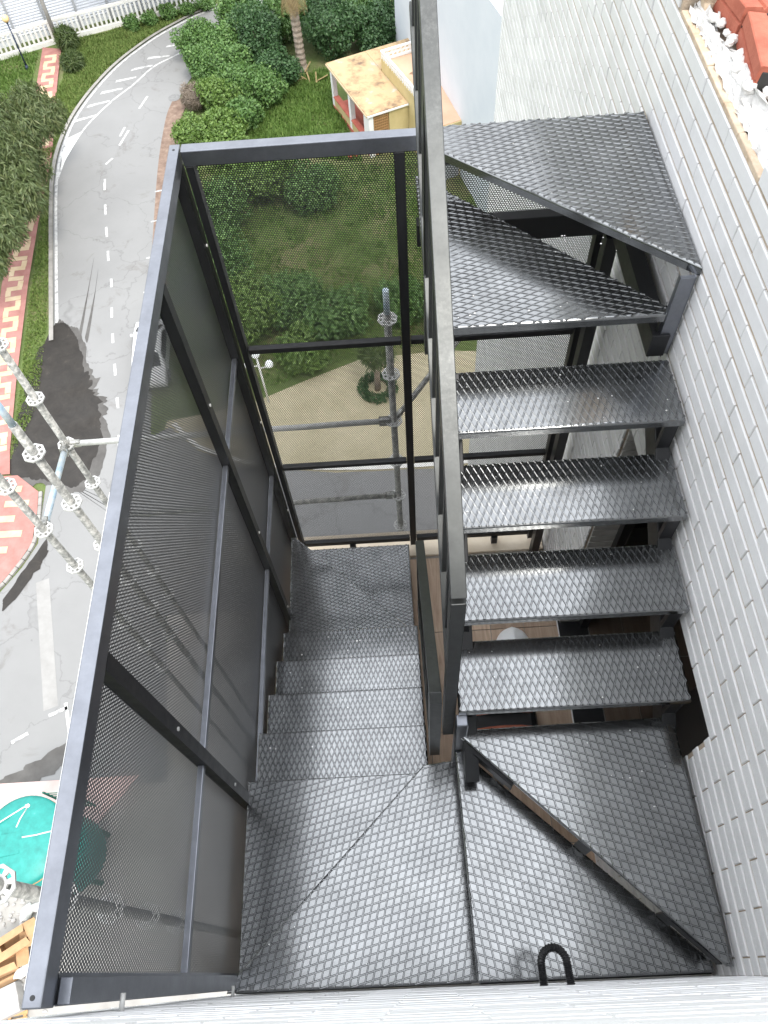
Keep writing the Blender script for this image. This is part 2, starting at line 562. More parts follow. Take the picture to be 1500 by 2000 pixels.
def tube(name, p0, p1, r, mat, parent=None, seg=14, r1=None):
    bm = bmesh.new()
    add_tube(bm, p0, p1, r, seg, r1)
    o = bm_obj(name, bm, mat, parent)
    for p in o.data.polygons:
        p.use_smooth = len(p.vertices) == 4
    return o


def path_tube(name, pts, r, mat, parent=None, seg=10, rings=False):
    """tube swept along a polyline; corrugated when rings"""
    bm = bmesh.new()
    pts = [Vector(p) for p in pts]
    prev = None
    for i, p in enumerate(pts):
        a = pts[max(i - 1, 0)]
        c = pts[min(i + 1, len(pts) - 1)]
        d = (c - a).normalized()
        ref = Vector((0, 0, 1)) if abs(d.z) < 0.95 else Vector((1, 0, 0))
        s = d.cross(ref).normalized()
        if prev is not None:
            s = (prev - d * prev.dot(d)).normalized()
        prev = s
        u = s.cross(d)
        rr = r * (1.0 if not rings else (1.12 if i % 2 else 0.86))
        ring = [bm.verts.new(p + (s * math.cos(t) + u * math.sin(t)) * rr) for t in [2 * math.pi * k / seg for k in range(seg)]]
        if i:
            for k in range(seg):
                bm.faces.new((last[k], last[(k + 1) % seg], ring[(k + 1) % seg], ring[k]))
        else:
            bm.faces.new(ring[::-1])
        last = ring
    bm.faces.new(last)
    bmesh.ops.recalc_face_normals(bm, faces=bm.faces)
    return bm_obj(name, bm, mat, parent, smooth=not rings)


def poly_sheet(name, pts, z, mat, parent=None):
    return mesh_obj(name, [(x, y, z) for x, y in pts], [list(range(len(pts)))], mat, parent)


def strip(name, left, right_, z, mat, parent=None):
    n = len(left)
    v = [(x, y, z) for x, y in left] + [(x, y, z) for x, y in right_]
    f = [(i, n + i, n + i + 1, i + 1) for i in range(n - 1)]
    return mesh_obj(name, v, f, mat, parent)


def catmull(pts, k=8):
    out = []
    n = len(pts)
    for i in range(n - 1):
        p = [Vector(pts[max(i - 1, 0)]), Vector(pts[i]), Vector(pts[i + 1]), Vector(pts[min(i + 2, n - 1)])]
        for j in range(k):
            t = j / k
            out.append(tuple(0.5 * ((2 * p[1]) + (-p[0] + p[2]) * t + (2 * p[0] - 5 * p[1] + 4 * p[2] - p[3]) * t * t
                                    + (-p[0] + 3 * p[1] - 3 * p[2] + p[3]) * t ** 3)))
    out.append(tuple(pts[-1]))
    return out


def offset_line(pts, d):
    out = []
    for i, p in enumerate(pts):
        a = Vector(pts[max(i - 1, 0)])
        c = Vector(pts[min(i + 1, len(pts) - 1)])
        t = (c - a).normalized()
        out.append((p[0] + t.y * d, p[1] - t.x * d))     # + is to the right of travel
    return out


Z = lambda z: H + z            # heights measured from the eye
R = math.radians

# =================================================================== SETTING
structure(mesh_obj('ground', [(-400, -300, 0), (400, -300, 0), (400, 600, 0), (-400, 600, 0)], [(0, 1, 2, 3)], SOIL))

# main street with its bend
roadL = catmull([(-17.0, 21.5), (-16.73, 22.0), (-18.39, 30.96), (-19.49, 36.77), (-20.76, 43.99), (-20.9, 48.28), (-20.31, 51.98),
                 (-18.78, 56.17), (-16.61, 59.59), (-14.54, 61.8), (-13.02, 63.05), (-10.06, 64.51), (0, 69), (20, 75)])
roadR0 = catmull([(-11.6, 17.0), (-12.0, 22.0), (-12.9, 30.96), (-13.3, 36.77), (-13.8, 43.99), (-13.9, 48.28), (-13.75, 51.0),
                  (-12.9, 54.4), (-11.6, 57.0), (-10.0, 58.8), (-8.6, 60.2), (-6.5, 61.6), (2, 64), (22, 69)])
road = structure(strip('road', roadL, roadR0, 0.03, ASPH))
structure(poly_sheet('side_street', [(-60, 6.6), (-9.5, 6.6), (-10.6, 16.0), (-11.6, 17.0), (-12.0, 22.2), (-15.3, 22.6), (-16.9, 21.6), (-16.75, 19.2), (-16.6, 17.4),
                                     (-17.1, 16.2), (-17.85, 15.0), (-19.5, 13.6), (-60, 13.0)], 0.024, ASPH))
structure(poly_sheet('pavement', [(-12, 16.8), (14, 16.8), (14, 26.3), (2.5, 27.5), (-1.8, 27.2), (-4.4, 26.1), (-7.0, 24.9), (-9.0, 24.4), (-11.4, 24.0)], 0.02, PLAZA))
structure(poly_sheet('front_street', [(-12.2, 13.5), (16, 13.5), (16, 21.0), (9, 20.6), (2, 20.2), (-3, 20.3), (-7, 20.9), (-9.6, 22.0), (-11.2, 23.6), (-12.2, 23.0)], 0.028, ASPH))
kf = catmull([(16, 21.1), (9, 20.7), (2, 20.3), (-3, 20.4), (-7, 21.0), (-9.6, 22.1), (-11.1, 23.7)], 5)
structure(strip('street_kerb', kf, offset_line(kf, 0.22), 0.11, FENCEW))
structure(poly_sheet('forecourt', [(-30, -8), (-0.8, -8), (-0.8, 2.6), (14, 2.6), (14, 16.8), (-10.6, 16.8), (-9.6, 6.6), (-30, 6.6)], 0.016,
                     simple('worn_concrete', [(0.3, (0.27, 0.255, 0.235)), (0.6, (0.40, 0.385, 0.36)), (0.75, (0.2, 0.19, 0.17))], scale=0.5, rough=0.95)))

# painted lines
edge = [p for p in roadL if p[1] > 29.8]
structure(strip('edge_line', offset_line(edge, 0.10), offset_line(edge, 0.27), 0.036, LINE))
kerbL = strip('kerb', offset_line(edge, -0.22), offset_line(edge, 0.02), 0.12, KERB)
structure(kerbL)
inner = catmull([(-20.6, 43.2), (-20.55, 44.8), (-20.4, 46.4), (-19.69, 49.27), (-18.36, 52.05), (-17.02, 54.03), (-15.82, 56.12), (-14.11, 57.62), (-12.2, 59.6), (-10.4, 61.1)])
structure(strip('lane_line', inner, offset_line(inner, 0.14), 0.0365, LINE))
mark = []
for a, b in [((-17.45, 43.6), (-17.3, 42.5)), ((-17.05, 41.1), (-16.88, 40.1)), ((-16.68, 39.0), (-16.5, 38.1)), ((-16.26, 36.85), (-16.1, 36.0)),
             ((-15.72, 34.5), (-15.6, 33.8)), ((-15.36, 32.2), (-15.24, 31.4)), ((-15.02, 30.2), (-14.9, 29.5)), ((-14.6, 28.0), (-14.44, 27.2)),
             ((-14.14, 25.7), (-14.0, 25.0)), ((-13.7, 23.3), (-13.6, 22.6)), ((-17.62, 45.1), (-17.25, 45.7)), ((-17.0, 47.0), (-16.6, 48.6)), ((-17.1, 48.0), (-16.9, 49.0)),
             ((-16.2, 51.0), (-15.8, 52.4)), ((-15.9, 8.4), (-15.3, 8.75)), ((-14.6, 9.4), (-13.9, 9.7)), ((-14.0, 9.9), (-13.6, 8.6))]:
    a = Vector(a)
    b = Vector(b)
    s = (b - a).normalized()
    s = Vector((s.y, -s.x)) * 0.07
    mark.append([tuple(a - s), tuple(b - s), tuple(b + s), tuple(a + s)])
for q in mark:
    structure(poly_sheet('centre_dash', q, 0.037, LINE))
for a, b, w in [((-20.45, 50.1), (-18.95, 50.62), 0.16), ((-19.9, 51.7), (-18.4, 52.15), 0.17), ((-19.2, 53.2), (-17.7, 53.55), 0.17), ((-18.35, 54.5), (-16.9, 54.85), 0.15),
                ((-17.4, 55.85), (-15.9, 56.2), 0.15), ((-16.4, 57.2), (-14.8, 57.3), 0.15), ((-15.2, 58.6), (-13.8, 58.7), 0.12)]:
    structure(poly_sheet('hatch_bar', [(a[0], a[1] - w), (b[0], b[1] - w * 0.4), (b[0], b[1] + w * 0.6), (a[0] + 0.1, a[1] + w)], 0.038, LINE))
structure(poly_sheet('hatch_wedge', [(-20.45, 44.9), (-20.35, 45.9), (-19.75, 48.85), (-20.6, 48.2), (-20.7, 46.5)], 0.0385,
                     simple('worn_white_paint', [(0.38, (0.26, 0.26, 0.26)), (0.46, (0.72, 0.72, 0.68)), (0.7, (0.82, 0.82, 0.78))], scale=1.6, rough=0.9)))
for (x, y) in [(-13.9, 36.0), (-13.7, 33.2), (-14.0, 39.2), (-14.1, 42.0)]:
    structure(poly_sheet('bay_line', [(x, y - 0.06), (x + 1.4, y + 0.24), (x + 1.4, y + 0.36), (x, y + 0.06)], 0.037, LINE))
dl = [p for p in roadR0 if 33 < p[1] < 52]
structure(strip('dirt_strip', offset_line(dl, -0.35), offset_line(dl, 0.75), 0.034, simple('leaf_litter', [(0.3, (0.13, 0.085, 0.065)), (0.6, (0.24, 0.17, 0.13)), (0.75, (0.33, 0.28, 0.22))], scale=2.2, rough=0.95)))
# trench repair and wet patches
structure(poly_sheet('trench_patch', [(-16.3, 15.4), (-15.75, 15.6), (-14.3, 9.8), (-14.85, 9.6)], 0.030,
                     simple('pale_patch', [(0.3, (0.25, 0.245, 0.235)), (0.7, (0.31, 0.305, 0.295))], scale=1.5, rough=0.95)))


def blobby(name, pts, z, mat, amp=0.18, k=9):
    c = catmull([*pts, pts[0]], k)[:-1]
    mx = sum(p[0] for p in c) / len(c)
    my = sum(p[1] for p in c) / len(c)
    out = []
    ph = [rng.uniform(0, 6.28) for _ in range(4)]
    for x, y in c:           # frayed edge: several wavelengths of wobble
        t_ = math.atan2(y - my, x - mx)
        f_ = amp * (0.9 * math.sin(7 * t_ + ph[0]) + 0.7 * math.sin(17 * t_ + ph[1]) + 0.5 * math.sin(37 * t_ + ph[2])) + rng.uniform(-amp, amp) * 0.35
        d_ = math.hypot(x - mx, y - my) + 1e-6
        out.append((x + (x - mx) / d_ * f_, y + (y - my) / d_ * f_))
    c = out
    return structure(poly_sheet(name, c, z, mat))


DAMP = simple('damp_asphalt', [(0.3, (0.06, 0.056, 0.052)), (0.7, (0.12, 0.115, 0.108))], scale=0.8, rough=0.8)
big = [(-18.3, 31.2), (-19.0, 28.8), (-19.0, 25.3), (-18.7, 21.6), (-17.0, 20.9), (-15.3, 20.4), (-14.6, 23.2), (-15.0, 25.3), (-15.9, 27.3), (-16.6, 29.2), (-17.3, 30.6)]
cxb, cyb = -17.0, 25.2
blobby('damp_patch', [(cxb + 0.25 + (x - cxb) * 1.06, cyb - 0.2 + (y - cyb) * 1.05) for x, y in big], 0.0400, DAMP, 0.16, 20)
blobby('wet_patch', big, 0.0440, WET, 0.13, 20)
blobby('damp_track', [(-16.9, 30.2), (-16.92, 33.4), (-17.0, 36.4), (-16.86, 33.2), (-16.72, 30.0)], 0.0410, DAMP, 0.012, 14)
blobby('damp_track', [(-16.5, 30.0), (-16.5, 33.6), (-16.6, 35.4), (-16.42, 32.6), (-16.3, 29.8)], 0.0412, DAMP, 0.012, 14)
blobby('damp_patch', [(-13.6, 11.4), (-13.2, 12.8), (-12.6, 12.5), (-12.7, 11.0), (-13.2, 10.4)], 0.042, DAMP, 0.1, 12)
blobby('damp_patch', [(-16.2, 6.9), (-15.2, 7.4), (-13.6, 8.3), (-13.2, 7.8), (-14.6, 6.8), (-16.0, 6.3)], 0.042, DAMP, 0.1, 12)
blobby('damp_patch', [(-17.6, 14.7), (-16.45, 17.2), (-16.2, 17.5), (-16.2, 16.4), (-17.4, 14.2)], 0.0425, WET, 0.07, 12)

# red and cream pavement: strip beside the street, and the corner by the side street
pathL = [(-24.46, 59.6), (-23.95, 54.6), (-22.75, 46.83), (-22.3, 39.76), (-22.0, 34.47), (-20.9, 26.5), (-20.1, 22.2), (-20.0, 21.3)]
pathR = [(-23.0, 59.2), (-22.5, 54.9), (-21.35, 46.7), (-20.9, 39.62), (-20.45, 34.3), (-19.6, 27.0), (-19.0, 22.7), (-18.7, 21.3)]
walk = structure(strip('pavement_walk', pathL, pathR, 0.10, REDPAV))
corner = structure(poly_sheet('pavement_corner', [(-40, 13.9), (-19.7, 14.2), (-18.05, 15.15), (-17.35, 16.25), (-16.85, 17.4), (-16.95, 19.2), (-17.1, 20.2), (-18.3, 21.2), (-40, 21.2)], 0.10, REDPAV))
tile_me = None


def paving_tile(x, y, ang, sx, sy, parent):
    global tile_me
    if tile_me is None:
        bm = bmesh.new()
        add_box(bm, (-0.5, -0.5, -0.02), (0.5, 0.5, 0.012))
        tile_me = bpy.data.meshes.new('paving_tile')
        bm.to_mesh(tile_me)
        bm.free()
        tile_me.materials.append(CREAMPAV)
    o = bpy.data.objects.new('paving_tile', tile_me)
    o.location = (x, y, 0.10)
    o.rotation_euler = (0, 0, ang)
    o.scale = (sx, sy, 1)
    link(o, parent)


# meander of cream tiles
def walk_at(t):
    n = len(pathL) - 1
    acc = [0]
    for i in range(n):
        acc.append(acc[-1] + (Vector(pathL[i + 1]) - Vector(pathL[i])).length)
    for i in range(n):
        if t <= acc[i + 1] or i == n - 1:
            f = (t - acc[i]) / (acc[i + 1] - acc[i])
            a = Vector(pathL[i]).lerp(Vector(pathL[i + 1]), f)
            b = Vector(pathR[i]).lerp(Vector(pathR[i + 1]), f)
            d = (Vector(pathL[i + 1]) - Vector(pathL[i])).normalized()
            return a, b, math.atan2(d.y, d.x)


t = 1.2
k = 0
while t < 37.5:
    a, b, ang = walk_at(t)
    # key-shaped pattern: a cross bar, then a short link at alternating sides
    m_ = a.lerp(b, 0.5)
    paving_tile(m_.x, m_.y, ang, 0.32, 0.86, walk)
    a2, b2, ang2 = walk_at(t + 0.42)
    q = a2.lerp(b2, 0.29 if k % 2 else 0.71)
    paving_tile(q.x, q.y, ang2, 0.50, 0.30, walk)
    t += 0.84
    k += 1
for j in range(7):
    for (x0, L) in [(-20.6, 1.5), (-18.5, 1.15)]:
        y = 20.4 - j * 0.82
        xx = x0 + 0.5 * (j % 2) - (0 if x0 < -19 else 0.0)
        if y < 16.4 and x0 > -19:
            continue
        paving_tile(xx, y, 0, L, 0.34, corner)
kp = [(-19.5, 14.05), (-18.02, 15.1), (-17.3, 16.2), (-16.78, 17.4), (-16.82, 18.9), (-17.0, 20.2)]
kpc = catmull(kp, 3)
for i in range(len(kpc) - 1):
    a = Vector((*kpc[i], 0.06))
    b = Vector((*kpc[i + 1], 0.06))
    d = (b - a).normalized() * 0.012
    o = bar('kerb_stone', a + d, b - d, 0.16, 0.13, KERB, corner, bev=0.01)
structure(poly_sheet('building_pavement', [(-30, 5.2), (-12.0, 5.2), (-10.6, 6.9), (-30, 6.7)], 0.05, simple('pink_pavement', [(0.3, (0.5, 0.36, 0.33)), (0.7, (0.62, 0.48, 0.45))], scale=1.2, rough=0.9)))

# manhole
tube('manhole_cover', (-13.9, 52.0, 0.03), (-13.9, 52.0, 0.045), 0.42, simple('cast_iron', [(0.3, (0.16, 0.16, 0.16)), (0.7, (0.24, 0.24, 0.235))], scale=6, rough=0.8))
mh = bpy.data.objects['manhole_cover']
tag(mh, 'round grey manhole cover in the asphalt beside the hedge', 'manhole cover')

# =================================================================== THE BUILDING
XR = 0.961
CO, BL = 0.0640, 0.2445          # course height, brick spacing
DOOR_Y0, DOOR_Y1, DOOR_Z = 0.63, 1.93, -2.60
SILL, GAP0, GAP1, WTOP = -1.318, 1.706, 2.556, -0.42
FLOOR = -4.72
WEND = 6.10

wall = thing('brick_wall', 'long pale brick wall with tan joints on the right, broken open at the top', 'wall', (XR, 1.7, Z(FLOOR)))


def wl(p):      # into the wall empty's frame
    return (p[0] - XR, p[1] - 1.7, p[2] - Z(FLOOR))


bm = bmesh.new()
X0, X1 = XR + 0.006, XR + 0.19


def cb(y0, y1, z0, z1):
    add_box(bm, wl((X0, y0, Z(z0))), wl((X1, y1, Z(z1))))


cb(-0.30, DOOR_Y0, FLOOR - 0.4, SILL - 0.001)
cb(DOOR_Y0, DOOR_Y1, DOOR_Z, SILL - 0.001)
cb(DOOR_Y1, 2.66, FLOOR - 0.4, SILL - 0.001)
cb(2.66, WEND - 0.006, -9.5, SILL - 0.001)
cb(-0.30, GAP0 - 0.003, SILL, WTOP)
cb(GAP1 + 0.003, WEND - 0.006, SILL, WTOP)
bm_obj('mortar_core', bm, MORTAR, wall)

# one brick mesh (shared), chamfered face, built towards -X


def brick_mesh(length, height, mat, nm):
    c, d = 0.0025, 0.009
    y, z = length / 2, height / 2
    v = []
    for (x, iy, iz) in [(0.001, 0, 0), (-d + c, 0, 0), (-d, c, c)]:
        v += [(x, -y + iy, -z + iz), (x, y - iy, -z + iz), (x, y - iy, z - iz), (x, -y + iy, z - iz)]
    f = []
    for r_ in (0, 4):
        for i in range(4):
            j = (i + 1) % 4
            f.append((r_ + i, r_ + 4 + i, r_ + 4 + j, r_ + j))
    f.append((8, 11, 10, 9))
    me = bpy.data.meshes.new(nm)
    me.from_pydata(v, [], f)
    me.materials.append(mat)
    bm2 = bmesh.new()
    bm2.from_mesh(me)
    bmesh.ops.recalc_face_normals(bm2, faces=bm2.faces)
    bm2.to_mesh(me)
    bm2.free()
    return me, v, f


BH, BLN = CO - 0.0125, BL - 0.0045
bme, bv, bf = brick_mesh(BLN, BH, BRICK, 'brick')
MAXD = None
cells = []


def stair_z(y):
    if y < 0.76:
        return -2.82
    if y < 1.81:
        return -2.82 + 0.19 * (1 + int((y - 0.76) / 0.2625))
    return -1.70 if y < 2.62 else -9


nrow = int((9.4 + WTOP) / CO)
for r_ in range(-13, nrow):
    zc = SILL - CO * (r_ + 0.5)
    if zc > WTOP - 0.03:
        continue
    offs = 0.5 * BL * (r_ % 2) + 0.0
    for c_ in range(-2, 27):
        yc = 1.959 - BL * 8 + BL * 0.5 + c_ * BL + offs - BL * (0 if r_ % 2 else 0)
        y0, y1 = yc - BLN / 2, yc + BLN / 2
        if y1 < -0.03 or y0 > WEND:
            continue
        y0 = max(y0, -0.0445)
        y1 = min(y1, WEND - 0.004)
        if zc > SILL:
            if y0 < GAP0 < y1:
                y1 = GAP0
            if y0 < GAP1 < y1:
                y0 = GAP1
            if y0 >= GAP0 - 1e-6 and y1 <= GAP1 + 1e-6:
                continue
        if FLOOR < zc < DOOR_Z:
            if y0 >= DOOR_Y0 and y1 <= DOOR_Y1:
                continue
            if y0 < DOOR_Y1 < y1:
                y0 = DOOR_Y1
            if y0 < DOOR_Y0 < y1:
                y1 = DOOR_Y0
        if zc < FLOOR - 0.3 and y1 < 2.7:
            continue
        if y1 - y0 < 0.02:
            continue
        cells.append(((y0 + y1) / 2, zc, y1 - y0))


def vis_score(yc, zc):
    p = Vector((XR, yc, zc))
    f_ = p.dot(fwd)
    if f_ <= 0.05:
        return 0
    px = 750 + 1505 * p.dot(right) / f_
    py = 1000 + 1505 * p.dot(down) / f_
    if not (0 < px < 1500 and -5 < py < 1990):
        return 0
    if zc < stair_z(yc):
        return 0.001 / f_
    return (p.x / p.length) / (p.length ** 2)


cells.sort(key=lambda c: -vis_score(c[0], c[1]))
rest_v, rest_f = [], []
for i, (yc, zc, ln) in enumerate(cells):
    jx = rng.uniform(-0.0012, 0.0012)
    if i < 300:
        o = bpy.data.objects.new('brick', bme)
        o.location = wl((XR + 0.009 + jx, yc, Z(zc)))
        o.scale = (1, ln / BLN, 1)
        o.rotation_euler = (0, rng.uniform(-0.006, 0.006), rng.uniform(-0.003, 0.003))
        link(o, wall)
    else:
        b0 = len(rest_v)
        lx, ly, lz = wl((XR + 0.008 + jx, yc, Z(zc)))
        rest_v += [(lx + x, ly + y * ln / BLN, lz + z) for x, y, z in bv]
        rest_f += [tuple(b0 + k for k in f) for f in bf]
o = mesh_obj('brickwork', rest_v, rest_f, BRICK, wall)
bm = bmesh.new()
bm.from_mesh(o.data)
bmesh.ops.recalc_face_normals(bm, faces=bm.faces)
bm.to_mesh(o.data)
bm.free()
o['kind'] = 'stuff'

# door reveal bricks (headers seen in the far jamb) and the dark doorway
nj = int((DOOR_Z - FLOOR) / CO)
jm = None
for i in range(nj):
    zc = DOOR_Z - CO * (i + 0.5)
    if jm is None:
        bm = bmesh.new()
        add_box(bm, (-0.055, -0.012, -0.0265), (0.085, 0.004, 0.0265), 0.002)
        jo = bm_obj('jamb_brick', bm, JAMBB, wall)
        jm = jo.data
    else:
        jo = bpy.data.objects.new('jamb_brick', jm)
        link(jo, wall)
    jo.location = wl((XR + 0.07, DOOR_Y1 - 0.004, Z(zc)))
bar('door_frame', wl((XR + 0.168, DOOR_Y1 - 0.03, Z(FLOOR))), wl((XR + 0.168, DOOR_Y1 - 0.03, Z(DOOR_Z))), 0.05, 0.05, BLACK, wall)
bar('door_frame', wl((XR + 0.168, DOOR_Y0, Z(DOOR_Z) - 0.026)), wl((XR + 0.168, DOOR_Y1 - 0.058, Z(DOOR_Z) - 0.026)), 0.05, 0.05, BLACK, wall)

bar('door_leaf', wl((X1 + 0.02, DOOR_Y0 + 0.03, Z(-3.66))), wl((1.62, 1.32, Z(-3.66))), 0.045, 2.05, BLACK, wall)

# broken sill: bed of white plaster on the cut course, cream mortar arris
arris = bmesh.new()
y = GAP0 + 0.01
while y < GAP1 - 0.03:
    L = rng.uniform(0.10, 0.26)
    y1 = min(y + L, GAP1 - 0.005)
    add_box(arris, wl((XR + 0.004, y, Z(SILL) - 0.004)), wl((XR + 0.028 + rng.uniform(-0.004, 0.006), y1, Z(SILL) + 0.013 + rng.uniform(-0.003, 0.003))), 0.003)
    y = y1 + 0.002
bm_obj('mortar_arris', arris, CREAMR, wall)
bm = bmesh.new()
gx, gy = 14, 40
grid = [[None] * (gx + 1) for _ in range(gy + 1)]
for j in range(gy + 1):
    for i in range(gx + 1):
        fx, fy = i / gx, j / gy
        h = 0.012 + 0.022 * fx + 0.02 * math.sin(9 * fy + 4 * fx) * fx + rng.uniform(-0.007, 0.009) + 0.025 * max(0, math.sin(5.5 * fy + 2)) * fx
        ex = 0.05 + (0.06 + 0.11 * max(0, 1 - fy * 2.2)) * fx + rng.uniform(-0.006, 0.006) + 0.025 * math.sin(13 * fy) * (fx > 0.9)
        grid[j][i] = bm.verts.new(wl((XR + ex - 0.028, GAP0 + 0.004 + fy * (GAP1 - GAP0 - 0.008), Z(SILL) + h)))
for j in range(gy):
    for i in range(gx):
        bm.faces.new((grid[j][i], grid[j][i + 1], grid[j + 1][i + 1], grid[j + 1][i]))
bm_obj('plaster_bed', bm, PLASTER, wall, smooth=False)


def chunk(name, loc, r, mat, parent=None, seed=0, squash=(1, 1, 0.7)):
    rr = random.Random(seed)
    bm = bmesh.new()
    bmesh.ops.create_icosphere(bm, subdivisions=2, radius=r)
    for v in bm.verts:
        v.co *= rr.uniform(0.78, 1.18)
        v.co = Vector((v.co.x * squash[0], v.co.y * squash[1], v.co.z * squash[2]))
    o = bm_obj(name, bm, mat, parent)
    o.location = loc
    o.rotation_euler = (rr.uniform(-.3, .3), rr.uniform(-.3, .3), rr.uniform(0, 6))
    return o


for i in range(20):
    yy = GAP0 + 0.06 + (GAP1 - GAP0 - 0.14) * (i + rng.random()) / 20
    o = chunk('plaster_chunk', (XR + 0.05 + rng.uniform(0.01, 0.05 if yy > 2.05 else 0.13), yy, Z(SILL) + 0.04), rng.uniform(0.010, 0.024), PLASTER, None, i)
    tag(o, 'white lump of plaster rubble lying on the broken wall sill', 'rubble', 'plaster lumps on the broken sill')
# far jamb stub of torn cream masonry
o = chunk('masonry_stub', (XR + 0.11, GAP1 - 0.0, Z(SILL) + 0.06), 0.07, CREAMR, wall, 5, (1.2, 0.8, 1.0))
o.location = wl(o.location)
# two hollow red bricks lying behind the sill and crumbs of red brick


def hollow_brick(label, loc, rz, tilt, L=0.30):
    e = thing('hollow_brick', label, 'brick', loc, 'red hollow bricks behind the broken sill', rz)
    e.rotation_euler = (tilt, 0.12, rz)
    bm = bmesh.new()
    w, h = 0.12, 0.085
    # ribbed outer shell: outline with grooves, capped ends with dark blocks as the holes' shade
    out = []
    for (a, b) in [((-w / 2, -h / 2), (w / 2, -h / 2)), ((w / 2, -h / 2), (w / 2, h / 2)), ((w / 2, h / 2), (-w / 2, h / 2)), ((-w / 2, h / 2), (-w / 2, -h / 2))]:
        for k_, g in ((0.03, 0), (0.44, 0), (0.48, 0.006), (0.52, 0.006), (0.56, 0), (0.97, 0)):
            x = a[0] + (b[0] - a[0]) * k_
            z_ = a[1] + (b[1] - a[1]) * k_
            nx, nz = (b[1] - a[1]), -(b[0] - a[0])
            ln = math.hypot(nx, nz)
            out.append((x - nx / ln * g, z_ - nz / ln * g))
    r0 = [bm.verts.new((x, -L / 2, z_)) for x, z_ in out]
    r1 = [bm.verts.new((x, L / 2, z_)) for x, z_ in out]
    n = len(out)
    for i in range(n):
        bm.faces.new((r0[i], r0[(i + 1) % n], r1[(i + 1) % n], r1[i]))
    bm.faces.new(r0[::-1])
    bm.faces.new(r1)
    bmesh.ops.recalc_face_normals(bm, faces=bm.faces)
    bm_obj('shell', bm, CLAY, e)
    for sx in (-0.028, 0.028):
        box('core_hole', (sx - 0.022, -L / 2 - 0.0015, -0.028), (sx + 0.022, -L / 2 + 0.03, 0.028), DARKIN, e, 0.004)
    return e


hollow_brick('red hollow brick behind the white rubble, the nearer of two', (XR + 0.148, 2.185, Z(SILL) + 0.058), R(-7), 0.04, 0.26)
hollow_brick('red hollow brick behind the white rubble, the farther of two', (XR + 0.150, 2.44, Z(SILL) + 0.066), R(4), -0.04, 0.22)
for i in range(9):
    o = chunk('brick_crumb', (XR + rng.uniform(0.12, 0.19), rng.uniform(1.90, 2.04), Z(SILL) + 0.03 + rng.uniform(0, 0.02)), rng.uniform(0.012, 0.026), CLAY, None, 40 + i)
    tag(o, 'small crumb of broken red brick beside the white rubble', 'rubble', 'red brick crumbs on the roof edge')
rd = structure(mesh_obj('roof_deck', [(X1 + 0.001, -6, Z(SILL) - 0.01), (9, -6, Z(SILL) - 0.01), (9, 6.0, Z(SILL) - 0.01), (X1 + 0.001, 6.0, Z(SILL) - 0.01)], [(0, 1, 2, 3)], ROOFD))

# the block below and behind
bld = thing('apartment_block', 'white apartment block that carries the staircase and its terrace', 'building', (0, 0, 0))
box('block_wall', (X1, -8, 0), (9, WEND - 0.02, Z(-4.76)), FACADE, bld)
box('block_wall', (XR + 0.012, 2.66, 0), (X1 - 0.002, WEND - 0.02, Z(-9.5)), FACADE, bld)
box('tower_wall', (-0.79, -8, 0), (XR + 0.004, 2.60, Z(-4.80)), FACADE, bld)
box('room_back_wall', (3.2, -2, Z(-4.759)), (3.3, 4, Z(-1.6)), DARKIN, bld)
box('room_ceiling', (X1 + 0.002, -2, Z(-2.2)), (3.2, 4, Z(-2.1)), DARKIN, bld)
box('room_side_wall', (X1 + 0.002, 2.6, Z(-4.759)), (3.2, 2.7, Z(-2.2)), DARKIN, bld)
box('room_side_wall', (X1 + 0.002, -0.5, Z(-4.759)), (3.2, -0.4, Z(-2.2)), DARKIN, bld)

# terrace floor of wood-look tiles
ter = structure(box('terrace_floor', (-0.78, -0.06, Z(-4.80)), (XR + 0.004, 2.46, Z(-4.728)), KERB))
inn = structure(box('room_floor', (X1 + 0.003, -0.4, Z(-4.757)), (3.2, 2.59, Z(-4.728)), KERB))
tm = None
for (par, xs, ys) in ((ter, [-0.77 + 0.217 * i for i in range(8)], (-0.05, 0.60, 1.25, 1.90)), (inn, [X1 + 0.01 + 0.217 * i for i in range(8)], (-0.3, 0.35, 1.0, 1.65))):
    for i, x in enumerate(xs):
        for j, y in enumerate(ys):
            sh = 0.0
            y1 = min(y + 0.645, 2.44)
            o = box('floor_tile', (x, y, Z(-4.728)), (min(x + 0.213, 5), y1, Z(FLOOR)), WTILE if par is ter else SHADETILE, par, 0.001)
cope = structure(box('terrace_coping', (-0.79, 2.462, Z(-4.80)), (XR - 0.01, 2.66, Z(FLOOR) + 0.012), STONE, None, 0.006))
thr = structure(box('door_threshold', (XR + 0.006, DOOR_Y0, Z(-4.76)), (X1 + 0.001, DOOR_Y1, Z(FLOOR) + 0.004), BLACK))

# near wall directly under the viewer
nw = thing('near_brick_wall', 'white brick wall right under the viewer at the bottom of the picture', 'wall', (0, -0.12, Z(FLOOR)))
YN = -0.045
bm = bmesh.new()
add_box(bm, (-0.79, -0.08, 0), (XR + 0.003, YN + 0.12 - 0.0010, -FLOOR - 0.43))
bm_obj('mortar_core', bm, WMORTAR, nw)
bm = bmesh.new()
r_ = 0
zc = FLOOR + 0.032
while zc < -0.46:
    xo = -0.79 + (BL / 2 if r_ % 2 else 0) - BL
    while xo < XR:
        a, b = max(xo, -0.792), min(xo + BLN, XR - 0.01)
        if b - a > 0.02:
            add_box(bm, (a, YN + 0.12 - 0.008, zc - FLOOR - BH / 2), (b, YN + 0.12 + rng.uniform(-0.0008, 0.0008), zc - FLOOR + BH / 2))
        xo += BL
    zc += CO
    r_ += 1
o = bm_obj('brickwork', bm, WBRICK, nw)
o['kind'] = 'stuff'
box('wall_capping', (-0.80, -0.30, -FLOOR - 0.428), (XR + 0.003, YN + 0.12 + 0.006, -FLOOR - 0.40), WBRICK, nw, 0.004)

